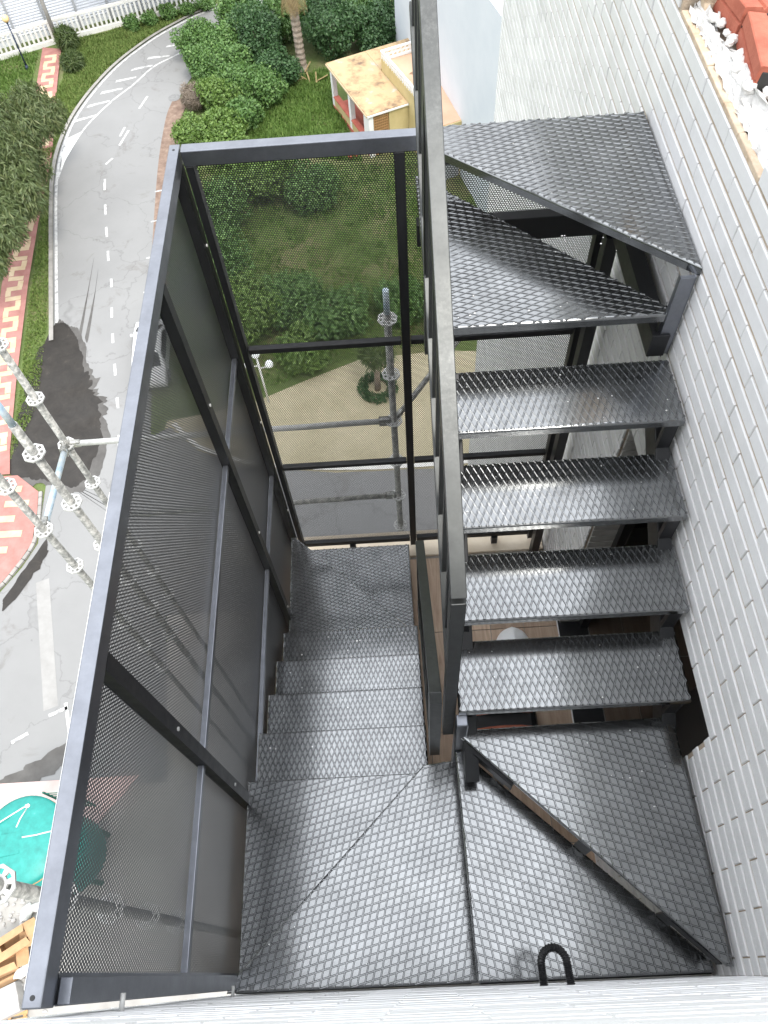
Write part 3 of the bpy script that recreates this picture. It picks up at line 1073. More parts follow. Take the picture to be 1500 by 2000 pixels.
# =================================================================== STAIRCASE
stair = thing('metal_staircase', 'dark grey open-riser steel staircase with diamond-pattern treads and two winding turns', 'staircase', (0.1, 1.2, Z(FLOOR)))
SO = Vector((0.1, 1.2, Z(FLOOR)))


def sl_(p):
    return tuple(Vector(p) - SO)


def clip_line(poly, p, d):
    """clip infinite line p + t d to a convex polygon (ccw)"""
    t0, t1 = -1e9, 1e9
    n = len(poly)
    for i in range(n):
        a = Vector(poly[i])
        b = Vector(poly[(i + 1) % n])
        e = b - a
        nrm = Vector((-e.y, e.x))      # inward for ccw
        den = nrm.dot(d)
        num = nrm.dot(a - p)
        if abs(den) < 1e-9:
            if num > 0:
                return None
            continue
        tt = num / den
        if den > 0:
            t0 = max(t0, tt)
        else:
            t1 = min(t1, tt)
    return (t0, t1) if t1 - t0 > 0.012 else None


def inset(poly, d):
    n = len(poly)
    out = []
    for i in range(n):
        p = Vector(poly[i])
        a = Vector(poly[i - 1])
        b = Vector(poly[(i + 1) % n])
        e0 = (p - a).normalized()
        e1 = (b - p).normalized()
        n0 = Vector((-e0.y, e0.x))
        n1 = Vector((-e1.y, e1.x))
        k_ = (n0 + n1)
        k_ = k_ / max(1e-6, k_.dot(n0))
        out.append(tuple(p + k_ * d))
    return out


def tread(poly, z, ang, thick=0.034, d1=0.0245, d2=0.058, shift=0.0):
    area = sum(poly[i][0] * poly[(i + 1) % len(poly)][1] - poly[(i + 1) % len(poly)][0] * poly[i][1] for i in range(len(poly)))
    if area < 0:
        poly = poly[::-1]
    zt = Z(z)
    bm = bmesh.new()
    vb = [bm.verts.new(sl_((x, y, zt - thick))) for x, y in poly]
    vt = [bm.verts.new(sl_((x, y, zt))) for x, y in poly]
    n = len(poly)
    for i in range(n):
        bm.faces.new((vb[i], vb[(i + 1) % n], vt[(i + 1) % n], vt[i]))
    top = bm.faces.new(vt)
    bm.faces.new(vb[::-1])
    bmesh.ops.bevel(bm, geom=[e for e in top.edges], offset=0.009, segments=4, affect='EDGES', profile=0.5)
    o = bm_obj('tread', bm, TREAD, stair)
    for p in o.data.polygons:
        p.use_smooth = False
    # raised diamond relief: two families of low ridges
    ip = inset(poly, 0.003)
    th = math.atan2(d1, d2)
    sp = d1 * d2 / math.hypot(d1, d2)
    V, F = [], []
    cx = sum(p[0] for p in poly) / n
    cy = sum(p[1] for p in poly) / n
    # wrapped corner of the plate: ridges run over the rounded front edge, so they stop just short of it
    for s in (1, -1):
        a = ang + s * th
        d = Vector((math.cos(a), math.sin(a)))
        nn = Vector((-d.y, d.x))
        for k_ in range(-75, 76):
            p = Vector((cx, cy)) + nn * (k_ * sp + shift)
            c = clip_line(ip, p, d)
            if not c:
                continue
            A = p + d * c[0]
            B = p + d * c[1]
            b0 = len(V)
            hw, ht, hz = 0.0038, 0.0013, 0.0027
            zo = zt + 0.0001 * (s + 1)
            for q in (A, B):
                e = d * (0.002 if q is A else -0.002)
                V += [sl_((q.x + nn.x * hw, q.y + nn.y * hw, zt - 0.001)), sl_((q.x + e.x + nn.x * ht, q.y + e.y + nn.y * ht, zo + hz)),
                      sl_((q.x + e.x - nn.x * ht, q.y + e.y - nn.y * ht, zo + hz)), sl_((q.x - nn.x * hw, q.y - nn.y * hw, zt - 0.001))]
            F += [(b0, b0 + 1, b0 + 5, b0 + 4), (b0 + 1, b0 + 2, b0 + 6, b0 + 5), (b0 + 2, b0 + 3, b0 + 7, b0 + 6), (b0, b0 + 3, b0 + 2, b0 + 1), (b0 + 4, b0 + 5, b0 + 6, b0 + 7)]
    r_ = mesh_obj('diamond_relief', V, F, RIDGE, o)
    r_['kind'] = 'stuff'
    bm = bmesh.new()
    bm.from_mesh(r_.data)
    bmesh.ops.recalc_face_normals(bm, faces=bm.faces)
    bm.to_mesh(r_.data)
    bm.free()
    return o


A90 = R(90)
XT = 0.949
xc = 0.155
# upper flight: front edge Y, back edge Y, level
FL = [(0.760, 1.018, -2.63), (1.013, 1.268, -2.44), (1.268, 1.525, -2.25), (1.522, 1.785, -2.06)]
for y0, y1, z in FL:
    tread([(xc, y0), (XT, y0), (XT, y1), (xc, y1)], z, A90)
# top winders: split along the diagonal
tread([(xc - 0.03, 1.81), (XT - 0.02, 1.81), (XT - 0.02, 1.832), (xc - 0.03, 2.62)], -1.87, R(3), d2=0.06)
tread([(xc - 0.03, 2.545), (xc - 0.03, 2.62), (XT + 0.005, 2.62), (XT + 0.01, 1.81)], -1.68, R(3), d2=0.06)
# near winders
tread([(0.19, 0.752), (0.935, 0.762), (0.945, -0.02), (0.925, -0.018), (0.163, 0.728)], -2.82, R(130), thick=0.02, d1=0.0305, d2=0.0495)
tread([(0.150, 0.722), (0.172, 0.725), (0.94, -0.0), (0.94, -0.035), (0.160, -0.035)], -3.01, R(130), thick=0.02, d1=0.0305, d2=0.0495)
tread([(0.028, 0.722), (0.176, 0.735), (0.180, -0.037), (-0.725, -0.037), (-0.715, -0.005)], -3.20, R(45), thick=0.02, d1=0.0305, d2=0.0495)
tread([(0.05, 0.732), (-0.726, 0.732), (-0.726, -0.03), (-0.70, -0.03), (0.05, 0.70)], -3.39, R(45), thick=0.02, d1=0.0305, d2=0.0495)
# lower flight, going down away from the viewer
LL = [(0.745, 0.988, -3.58), (0.980, 1.232, -3.77), (1.225, 1.478, -3.96), (1.470, 1.72, -4.15)]
for y0, y1, z in LL:
    tread([(-0.727, y0 - 0.02), (0.052, y0 - 0.02), (0.052, y1), (-0.727, y1)], z, A90)
tread([(-0.727, 1.70), (0.046, 1.70), (0.046, 1.745), (-0.70, 2.455), (-0.727, 2.455)], -4.34, R(5), d2=0.05)
tread([(0.040, 1.72), (0.035, 2.46), (-0.716, 2.46)], -4.53, R(5), d2=0.05)

# zigzag wall stringer: upright flats between treads and angles under them
ys = [0.760, 1.013, 1.268, 1.522, 1.812]
zs = [-2.63, -2.44, -2.25, -2.06, -1.87]
for i, (y, z) in enumerate(zip(ys, zs)):
    zlow = -2.82 if i == 0 else zs[i - 1]
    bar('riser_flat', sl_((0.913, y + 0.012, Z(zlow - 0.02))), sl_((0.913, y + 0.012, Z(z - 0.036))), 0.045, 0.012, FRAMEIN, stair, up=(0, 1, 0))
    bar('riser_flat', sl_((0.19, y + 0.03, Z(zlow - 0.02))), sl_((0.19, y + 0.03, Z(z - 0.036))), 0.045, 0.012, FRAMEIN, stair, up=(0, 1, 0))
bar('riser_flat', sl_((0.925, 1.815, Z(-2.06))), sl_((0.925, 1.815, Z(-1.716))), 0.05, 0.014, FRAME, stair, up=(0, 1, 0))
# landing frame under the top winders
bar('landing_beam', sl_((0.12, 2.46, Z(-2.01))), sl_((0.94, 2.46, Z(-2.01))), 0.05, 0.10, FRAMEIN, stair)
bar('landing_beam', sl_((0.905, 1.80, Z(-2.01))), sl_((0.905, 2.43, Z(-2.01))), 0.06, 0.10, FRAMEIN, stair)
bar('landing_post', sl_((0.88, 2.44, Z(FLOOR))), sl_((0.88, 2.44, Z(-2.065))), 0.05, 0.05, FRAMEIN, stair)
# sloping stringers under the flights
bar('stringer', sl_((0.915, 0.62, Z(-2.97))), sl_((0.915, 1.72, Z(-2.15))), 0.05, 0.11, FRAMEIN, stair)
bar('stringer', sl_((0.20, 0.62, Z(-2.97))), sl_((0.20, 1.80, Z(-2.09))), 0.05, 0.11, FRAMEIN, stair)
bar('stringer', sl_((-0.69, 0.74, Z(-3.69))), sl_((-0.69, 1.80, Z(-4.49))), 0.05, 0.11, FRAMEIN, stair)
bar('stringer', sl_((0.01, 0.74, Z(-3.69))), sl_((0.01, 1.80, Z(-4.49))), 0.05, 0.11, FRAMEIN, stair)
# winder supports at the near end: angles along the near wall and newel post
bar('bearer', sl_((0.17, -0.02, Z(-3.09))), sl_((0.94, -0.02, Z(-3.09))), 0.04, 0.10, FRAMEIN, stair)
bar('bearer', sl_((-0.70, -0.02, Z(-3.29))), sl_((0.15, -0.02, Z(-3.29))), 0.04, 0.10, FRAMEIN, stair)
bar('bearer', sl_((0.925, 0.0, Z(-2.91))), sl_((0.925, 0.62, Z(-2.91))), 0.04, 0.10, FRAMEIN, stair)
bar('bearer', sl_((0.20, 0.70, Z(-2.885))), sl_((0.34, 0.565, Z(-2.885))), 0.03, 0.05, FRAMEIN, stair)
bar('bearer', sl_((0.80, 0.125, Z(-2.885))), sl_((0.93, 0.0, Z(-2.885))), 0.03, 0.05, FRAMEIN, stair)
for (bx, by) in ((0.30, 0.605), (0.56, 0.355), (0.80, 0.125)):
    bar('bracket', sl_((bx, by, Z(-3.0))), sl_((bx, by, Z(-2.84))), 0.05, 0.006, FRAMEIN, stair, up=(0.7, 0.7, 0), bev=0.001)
bar('newel_post', sl_((0.165, 0.745, Z(FLOOR))), sl_((0.165, 0.745, Z(-2.67))), 0.04, 0.04, FRAME, stair)
# dark cover plate between the lowest tread and the wall


def handrail(x, y0, z0, y1, slope, lowoff, n_bal, post_z, far_post=None, w=0.04, top_h=0.045, balw=0.012):
    """sloping rail: top tube, lower flat, balusters between, end posts"""
    y_, z_ = y1, z0 + slope * (y1 - y0)
    hr = bar('handrail', sl_((x, y0, Z(z0))), sl_((x, y_, Z(z_))), w, top_h, RAILP, stair, bev=0.002)
    bar('end_post', sl_((x, y0 + 0.014, Z(post_z))), sl_((x, y0 + 0.014, Z(z0) - top_h * 0.45)), w, 0.05, RAILP, hr, up=(0, 1, 0), bev=0.002)
    bar('lower_rail', sl_((x - 0.004, y0 + 0.045, Z(z0 - lowoff + slope * 0.045))), sl_((x - 0.004, y_, Z(z_ - lowoff))), 0.03, 0.03, RAILP, hr, bev=0.002)
    for i in range(n_bal):
        yy = y0 + (y_ - y0) * (i + 1) / (n_bal + 0.4)
        zz = z0 + slope * (yy - y0)
        bar('baluster', sl_((x - 0.004, yy, Z(zz - lowoff + 0.018))), sl_((x - 0.004, yy, Z(zz) - top_h * 0.62)), 0.02, 0.02, RAILP, hr, up=(0, 1, 0), bev=0.0015)
    if far_post:
        yy, zz = far_post
        bar('end_post', sl_((x, yy, Z(zz))), sl_((x, yy, Z(z0 + slope * (yy - y0)) - top_h * 0.62)), w * 0.9, 0.04, RAILP, hr, up=(0, 1, 0), bev=0.002)
    return hr


handrail(0.128, 0.800, -1.765, 2.46, 0.745, 0.66, 11, -3.02, (1.84, -2.0), w=0.040)
handrail(0.074, 0.765, -2.47, 1.72, -0.745, 0.66, 6, -3.19, (1.69, -4.10))

# =================================================================== PERFORATED SCREENS
YF, XL, ZT = 2.549, -0.743, -1.65
lv = [-1.665, -2.69, -3.675, -4.60]     # rail heights
left = thing('perforated_screen', 'black perforated steel screen along the left side of the stairs above the street', 'screen', (XL, 1.2, Z(FLOOR)))
LO = Vector((XL, 1.2, Z(FLOOR)))


def ll(p):
    return tuple(Vector(p) - LO)


bar('top_rail', ll((XL + 0.008, -0.03, Z(ZT - 0.03))), ll((XL + 0.008, YF + 0.023, Z(ZT - 0.03))), 0.038, 0.06, FRAME, left)
ptop, pbot = Z(ZT - 0.06), Z(FLOOR + 0.05)
for i, yp in enumerate((0.0, 0.66, 1.905, YF - 0.035)):
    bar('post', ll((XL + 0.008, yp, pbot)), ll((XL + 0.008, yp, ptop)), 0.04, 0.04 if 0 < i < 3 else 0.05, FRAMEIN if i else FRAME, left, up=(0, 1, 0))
segs = [(0.025, 0.64), (0.68, 1.885), (1.925, YF - 0.06)]
for z in lv[1:]:
    for a, b in segs:
        bar('cross_rail', ll((XL + 0.004, a, Z(z))), ll((XL + 0.004, b, Z(z))), 0.022, 0.026, FRAME, left)
for ri in range(3):
    z1 = lv[ri] - (0.045 if ri == 0 else 0.001)
    z0 = lv[ri + 1] + 0.001
    for a, b in segs:
        v_ = [ll((x_, y_, Z(z_))) for x_ in [XL - 0.012 - 0.0003 * q for q in range(5)] for y_, z_ in ((a - 0.01, z0), (b + 0.01, z0), (b + 0.01, z1), (a - 0.01, z1))]
        mesh_obj('perforated_sheet', v_, [tuple(4 * q + w for w in range(4)) for q in range(5)], PERF_LEFT, left)
box('edge_strip', ll((XL - 0.046, 0.0, Z(-1.78))), ll((XL - 0.022, 1.15, Z(-1.725))), WHITEP, left, 0.002)
# flange with bolt at the near wall
box('wall_plate', ll((XL + 0.03, -0.026, Z(-3.30))), ll((XL + 0.055, 0.02, Z(-1.71))), FRAME, left, 0.002)
for zz in (-1.95, -3.05):
    tube('anchor_bolt', ll((XL + 0.075, -0.045, Z(zz))), ll((XL + 0.075, -0.012, Z(zz))), 0.006, GALVW, left, 8)

for yp in (-0.012, YF - 0.01):
    tube('bolt_hole', ll((XL + 0.008, yp, Z(ZT) - 0.0005)), ll((XL + 0.008, yp, Z(ZT) + 0.0008)), 0.005, BLACK, left, 10)
for yp, zz in ((YF - 0.035, -2.05), (YF - 0.035, -3.2), (YF - 0.035, -4.1), (0.66, -2.3), (0.66, -3.1), (1.905, -2.3), (1.905, -3.3), (1.905, -4.2)):
    tube('bolt_head', ll((XL + 0.0275, yp, Z(zz))), ll((XL + 0.033, yp, Z(zz))), 0.007, GALVW, left, 6)
far = thing('perforated_screen', 'black perforated steel screen at the far end of the stairs, garden showing through', 'screen', (0.1, YF, Z(FLOOR)))
FO = Vector((0.1, YF, Z(FLOOR)))


def fl(p):
    return tuple(Vector(p) - FO)


XE = 0.875
bar('top_rail', fl((XL + 0.032, YF, Z(ZT - 0.03))), fl((0.165, YF, Z(ZT - 0.03))), 0.046, 0.06, FRAME, far)
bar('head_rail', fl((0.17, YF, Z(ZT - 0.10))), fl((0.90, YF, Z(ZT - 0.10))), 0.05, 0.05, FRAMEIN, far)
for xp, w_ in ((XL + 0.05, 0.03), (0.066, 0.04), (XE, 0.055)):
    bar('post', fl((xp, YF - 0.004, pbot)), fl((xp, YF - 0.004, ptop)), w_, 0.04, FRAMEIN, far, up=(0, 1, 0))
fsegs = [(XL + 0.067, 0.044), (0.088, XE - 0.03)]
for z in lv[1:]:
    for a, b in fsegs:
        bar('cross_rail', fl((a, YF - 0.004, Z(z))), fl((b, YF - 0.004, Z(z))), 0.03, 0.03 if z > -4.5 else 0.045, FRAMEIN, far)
for ri in range(3):
    z1 = lv[ri] - (0.045 if ri == 0 else 0.001)
    z0 = lv[ri + 1] + 0.001
    for a, b in fsegs:
        v_ = [fl((x_, y_, Z(z_))) for y_ in [YF + 0.016 + 0.0005 * q for q in range(3)] for x_, z_ in ((a - 0.01, z0), (b + 0.01, z0), (b + 0.01, z1), (a - 0.01, z1))]
        mesh_obj('perforated_sheet', v_, [tuple(4 * q + w for w in range(4)) for q in range(3)], PERF_FAR, far)
for xp in (-0.35, 0.62):
    box('foot', fl((xp - 0.02, YF - 0.03, Z(FLOOR) + 0.014)), fl((xp + 0.02, YF + 0.01, Z(-4.625))), FRAMEIN, far, 0.002)

# =================================================================== THINGS ON THE TERRACE
hh = thing('hard_hat', 'white domed hard hat on the tiled floor seen between two treads', 'hard hat', (0.655, 1.745, Z(FLOOR)))
bm = bmesh.new()
bmesh.ops.create_uvsphere(bm, u_segments=28, v_segments=14, radius=0.115)
bmesh.ops.delete(bm, geom=[v for v in bm.verts if v.co.z < -0.02], context='VERTS')
for v in bm.verts:
    v.co.y *= 1.18
    v.co.z = v.co.z * 1.15 + 0.03
    v.co.z += 0.012 * math.exp(-(v.co.x / 0.018) ** 2) * (v.co.z > 0.06)
bm_obj('shell', bm, HELMET, hh, True)
bm = bmesh.new()
bmesh.ops.create_cone(bm, cap_ends=True, segments=32, radius1=0.122, radius2=0.117, depth=0.012, matrix=Matrix.Translation((0, -0.02, 0.008)))
for v in bm.verts:
    v.co.y *= 1.18
bm_obj('brim', bm, HELMET, hh, False)

tb = thing('tool_bag', 'black tool bag with reddish-brown handles on the floor below the winding steps', 'bag', (0.56, 1.24, Z(FLOOR)))
bm = bmesh.new()
add_box(bm, (-0.24, -0.12, 0), (0.16, 0.12, 0.22), 0.04)
bm_obj('body', bm, BLACK, tb)
for sy in (-0.05, 0.05):
    path_tube('strap', [(-0.2, sy, 0.21), (-0.12, sy, 0.245), (-0.04, sy, 0.255), (0.06, sy, 0.245), (0.13, sy, 0.21)], 0.014, CLAY, tb)

path = []
cz = Z(-2.62)
for i in range(26):
    path.append((0.330, -0.056 + 0.066 * i / 25, cz - 0.02))
for i in range(1, 32):
    a = math.pi * i / 32
    path.append((0.366 - 0.036 * math.cos(a), 0.010 + 0.040 * math.sin(a), cz - 0.02 + 0.02 * i / 32))
for i in range(26):
    path.append((0.402 + 0.004 * i / 25, 0.010 - 0.066 * i / 25, cz))
cond = path_tube('conduit', path, 0.0118, BLACK, None, 12, rings=True)
tag(cond, 'black corrugated conduit loop sticking out of the near white wall', 'conduit')

# =================================================================== SCAFFOLDING
ros_me = None


def rosette(loc, parent):
    global ros_me
    if ros_me is None:
        bm = bmesh.new()
        n, ro, ri, t = 8, 0.061, 0.024, 0.005
        seg = 32

        def octr(a):
            k_ = math.pi / n
            return ro * math.cos(k_) / math.cos(((a + k_) % (2 * k_)) - k_) * 1.02
        # spokes, outer ring and inner ring leave eight openings
        rings = []
        for rr in ('out', 0.049, 0.033, ri):
            top = []
            for i in range(seg):
                a = 2 * math.pi * i / seg
                r0 = octr(a) if rr == 'out' else rr
                top.append((r0 * math.cos(a), r0 * math.sin(a)))
            rings.append(top)
        vt = [[bm.verts.new((x, y, t)) for x, y in rg] for rg in rings]
        vb = [[bm.verts.new((x, y, -t)) for x, y in rg] for rg in rings]
        for k_ in range(3):
            for i in range(seg):
                j = (i + 1) % seg
                if k_ == 1 and i % 4 in (1, 2):
                    continue
                bm.faces.new((vt[k_][i], vt[k_][j], vt[k_ + 1][j], vt[k_ + 1][i]))
                bm.faces.new((vb[k_][j], vb[k_][i], vb[k_ + 1][i], vb[k_ + 1][j]))
        for i in range(seg):
            j = (i + 1) % seg
            bm.faces.new((vt[0][j], vt[0][i], vb[0][i], vb[0][j]))
        bmesh.ops.recalc_face_normals(bm, faces=bm.faces)
        ros_me = bpy.data.meshes.new('rosette')
        bm.to_mesh(ros_me)
        bm.free()
        ros_me.materials.append(GALVW)
    o = bpy.data.objects.new('rosette', ros_me)
    o.location = loc
    o.rotation_euler = (0, 0, rng.uniform(0, 0.7))
    link(o, parent)


def standard(label, x, y, top, zr, n=8, spigot=True):
    e = thing('scaffold_standard', label, 'scaffold pole', (x, y, 0), 'scaffold poles')
    tube('pole', (0, 0, 0), (0, 0, Z(top)), 0.0242, GALV, e)
    if spigot:
        tube('spigot', (0, 0, Z(top) - 0.01), (0, 0, Z(top) + 0.18), 0.019, GALVB, e)
    for i in range(n):
        rosette((0, 0, Z(zr - 0.5 * i)), e)
    return e


standard('scaffold pole with white slotted discs, the one nearest the road in the upper row', -2.34, 3.30, -2.60, -2.81, 9)
standard('scaffold pole with a bare blue spigot at its open top', -1.92, 2.43, -2.99, -3.235, 7)
standard('scaffold pole with slotted discs standing over the red paving', -2.253, 2.477, -2.9, -3.10, 8)
standard('scaffold pole whose slotted disc shows at the picture edge by the teal silo', -1.33, 0.285, -2.2, -2.60, 5)
standard('scaffold pole seen behind the far perforated screen', -0.02, 3.40, -3.35, -3.40, 8)


def ledger(label, p0, p1, mat):
    p0 = Vector(p0)
    p1 = Vector(p1)
    e = thing('scaffold_ledger', label, 'scaffold tube', p0, 'scaffold ledgers')
    d = p1 - p0
    u = d.normalized()
    tube('pipe', u * 0.075, d - u * 0.075, 0.0215, mat, e)
    for q, s in ((u * 0.03, 1), (d - u * 0.03, -1)):
        bm = bmesh.new()
        add_bar(bm, q, q + u * 0.07 * s, 0.034, 0.055, bev=0.006)
        bm_obj('ledger_head', bm, GALV, e)
        bm = bmesh.new()
        add_box(bm, (q.x - 0.006, q.y - 0.006, q.z - 0.05), (q.x + 0.006, q.y + 0.006, q.z + 0.06), 0.002)
        bm_obj('wedge', bm, GALVW, e)
    return e


ledger('blue worn scaffold tube linking two poles on the left', (-2.34, 3.30, Z(-4.31)), (-2.253, 2.477, Z(-4.10)), GALVB)
ledger('white scaffold tube running right from a pole towards the screen', (-2.34, 3.30, Z(-4.31)), (-0.02, 3.40, Z(-4.40)), GALVW)
ledger('dark scaffold tube crossing low behind the far screen', (-2.34, 3.30, Z(-5.31)), (-0.02, 3.40, Z(-5.40)), GALV)
ledger('scaffold tube behind the far screen running right at the upper joint', (-0.02, 3.40, Z(-4.40)), (2.05, 6.3, Z(-4.40)), GALV)

# =================================================================== STREET: SILO, RUBBISH, CAR
silo = thing('silo', 'round teal mortar silo with roped lid beside the building', 'silo', (-12.35, 4.0, 0))
tube('shell', (0, 0, 1.2), (0, 0, 4.75), 1.30, SILO, silo, 40)
tube('cone', (0, 0, 0.35), (0, 0, 1.2), 0.35, SILO, silo, 40, 1.30)
bm = bmesh.new()
prof = [(1.34, 4.72), (1.34, 4.82), (1.25, 4.90), (0.8, 5.02), (0.35, 5.10), (0.0, 5.12)]
segn = 48
rings = []
for r0, z0 in prof[:-1]:
    rings.append([bm.verts.new((r0 * math.cos(2 * math.pi * i / segn), r0 * math.sin(2 * math.pi * i / segn), z0)) for i in range(segn)])
tip = bm.verts.new((0, 0, prof[-1][1]))
for a, b in zip(rings, rings[1:]):
    for i in range(segn):
        bm.faces.new((a[i], a[(i + 1) % segn], b[(i + 1) % segn], b[i]))
for i in range(segn):
    bm.faces.new((rings[-1][i], rings[-1][(i + 1) % segn], tip))
bm_obj('lid', bm, SILO, silo, True)
tube('rim', (0, 0, 4.62), (0, 0, 4.70), 1.345, WOOD, silo, 48)
box('hatch', (-0.55, -0.45, 5.0), (0.05, 0.2, 5.11), SILO, silo, 0.015, R(8))
for a in range(4):
    an = math.pi / 4 + a * math.pi / 2
    bar('leg', (1.15 * math.cos(an), 1.15 * math.sin(an), 0), (1.15 * math.cos(an), 1.15 * math.sin(an), 1.4), 0.14, 0.14, GREENM, silo, up=(0, 1, 0))
path_tube('rope', [(-1.3, 0.2, 4.9), (-0.7, 0.55, 5.06), (-0.1, 0.95, 4.99), (0.05, 1.0, 4.97), (-0.1, 0.6, 5.06), (-0.15, 0.35, 5.1)], 0.022, ROPE, silo)
path_tube('rope', [(0.1, 0.05, 5.12), (0.5, 0.1, 5.09), (0.9, 0.2, 5.0), (1.2, 0.22, 4.93)], 0.022, ROPE, silo)
o = chunk('knot', (0.02, 1.0, 4.99), 0.07, ROPE, silo, 3)
o = chunk('knot', (1.18, 0.24, 4.95), 0.07, ROPE, silo, 4)
for i in range(2):
    bar('ladder_rail', (0.35 + 0.75 * i, 1.42, 2.2), (0.35 + 0.75 * i, 1.42, 4.8), 0.05, 0.05, GREENM, silo, up=(0, 1, 0))
for i in range(9):
    bar('ladder_rung', (0.35, 1.42, 2.4 + 0.28 * i), (1.1, 1.42, 2.4 + 0.28 * i), 0.03, 0.03, GREENM, silo)


def carton(label, loc, sx, sy, sz, rz, tilt=0.0, flaps=True):
    e = thing('cardboard_box', label, 'cardboard box', loc, 'discarded cardboard boxes', rz)
    e.rotation_euler = (tilt, tilt * 0.5, rz)
    t = 0.012
    box('side', (-sx / 2, -sy / 2, 0), (sx / 2, -sy / 2 + t, sz), CARD, e)
    box('side', (-sx / 2, sy / 2 - t, 0), (sx / 2, sy / 2, sz), CARD, e)
    box('side', (-sx / 2, -sy / 2 + t, 0), (-sx / 2 + t, sy / 2 - t, sz), CARD, e)
    box('side', (sx / 2 - t, -sy / 2 + t, 0), (sx / 2, sy / 2 - t, sz), CARD, e)
    box('base', (-sx / 2 + t, -sy / 2 + t, 0), (sx / 2 - t, sy / 2 - t, t), CARD, e)
    if flaps:
        for s in (-1, 1):
            mesh_obj('flap', [(s * sx / 2, -sy / 2, sz), (s * sx / 2, sy / 2, sz), (s * (sx / 2 + sx * 0.42), sy / 2 * 0.95, sz - 0.10), (s * (sx / 2 + sx * 0.42), -sy / 2 * 0.95, sz - 0.10)], [(0, 1, 2, 3)], CARD, e)
            mesh_obj('flap', [(-sx / 2, s * sy / 2, sz), (sx / 2, s * sy / 2, sz), (sx / 2 * 0.95, s * (sy / 2 - sy * 0.35), sz + 0.14), (-sx / 2 * 0.95, s * (sy / 2 - sy * 0.35), sz + 0.14)], [(0, 1, 2, 3)], CARD, e)
    return e


carton('large open cardboard box nearest the silo in the rubbish pile', (-14.1, 1.5, 0.25), 0.9, 0.7, 0.5, R(32), 0.18)
carton('crushed low cardboard box in the middle of the rubbish pile', (-14.35, 0.75, 0.1), 0.9, 0.55, 0.28, R(20), -0.12)
carton('small cardboard box leaning against the larger open one', (-13.55, 1.65, 0.1), 0.5, 0.5, 0.4, R(12), 0.25)
carton('flattened cardboard box at the bottom of the rubbish pile', (-14.3, 0.45, 0.03), 1.1, 0.5, 0.10, R(24), 0.0)
for i, (x, y, s, lb) in enumerate([(-13.75, 0.62, 0.30, 'white plastic sack beside the crushed cardboard boxes'), (-14.0, 2.35, 0.26, 'small white sack between the silo and the cardboard boxes'),
                                   (-13.7, 2.5, 0.2, 'smallest white sack lying by the scaffold foot')]):
    o = chunk('sack', (x, y, s * 0.55), s, SACK, None, 80 + i, (1.2, 0.8, 0.6))
    tag(o, lb, 'sack', 'white sacks in the rubbish pile')
slab = tag(box('concrete_block', (-14.5, -0.75, 0.02), (-13.6, 0.15, 0.55), GREYST, None, 0.03, R(22)), 'grey concrete block below the cardboard boxes', 'block')
pal = thing('pallet', 'pale wooden pallet at the bottom left corner of the picture', 'pallet', (-13.95, -0.95, 0), None, R(8))
for i in range(6):
    box('slat', (-0.6, -0.5 + 0.18 * i, 0.11), (0.6, -0.5 + 0.18 * i + 0.1, 0.135), WOOD, pal)
for x in (-0.55, -0.05, 0.45):
    box('runner', (x, -0.5, 0.0), (x + 0.1, 0.5, 0.109), WOOD, pal)
rub = []
for i in range(240):
    a = rng.uniform(-15.6, -12.8)
    b = rng.uniform(-1.5, 3.2)
    rub.append((a, b, rng.uniform(0.02, 0.08)))
bm = bmesh.new()
for x, y, s in rub:
    bmesh.ops.create_icosphere(bm, subdivisions=1, radius=s, matrix=Matrix.Translation((x, y, s * 0.4 + 0.016)) @ Matrix.Diagonal((rng.uniform(.6, 1.6), rng.uniform(.6, 1.4), .6, 1)))
o = bm_obj('debris', bm, GREYST)
o['kind'] = 'stuff'
tag(o, 'loose grey building debris scattered round the rubbish pile', 'debris', kind='stuff')

# parked white car by the street, mostly behind the left screen
car = thing('parked_car', 'white car parked along the right edge of the street', 'car', (-12.45, 28.0, 0.03), None, R(4))
body_prof = [(-2.15, 0.35), (-2.2, 0.62), (-2.05, 0.9), (-1.35, 1.0), (-0.75, 1.42), (0.75, 1.46), (1.55, 1.02), (2.1, 0.88), (2.2, 0.6), (2.12, 0.33)]
bm = bmesh.new()
ringsv = []
for x, k_ in [(-0.86, 0.92), (-0.80, 1.0), (0.80, 1.0), (0.86, 0.92)]:
    ringsv.append([bm.verts.new((x * (0.86 if z > 1.2 else 1.0), y, 0.33 + (z - 0.33) * k_)) for y, z in body_prof])
for a, b in zip(ringsv, ringsv[1:]):
    n = len(a)
    for i in range(n):
        bm.faces.new((a[i], a[(i + 1) % n], b[(i + 1) % n], b[i]))
bm.faces.new(ringsv[0])
bm.faces.new(ringsv[-1][::-1])
bmesh.ops.recalc_face_normals(bm, faces=bm.faces)
bmesh.ops.bevel(bm, geom=bm.edges[:], offset=0.03, segments=1, affect='EDGES')
bm_obj('body', bm, CARW, car)
mesh_obj('windscreen', [(-0.68, 1.53, 1.06), (0.68, 1.53, 1.06), (0.6, 0.80, 1.47), (-0.6, 0.80, 1.47)], [(0, 1, 2, 3)], GLASSD, car)
mesh_obj('rear_window', [(-0.66, -1.33, 1.03), (0.66, -1.33, 1.03), (0.6, -0.78, 1.43), (-0.6, -0.78, 1.43)], [(3, 2, 1, 0)], GLASSD, car)
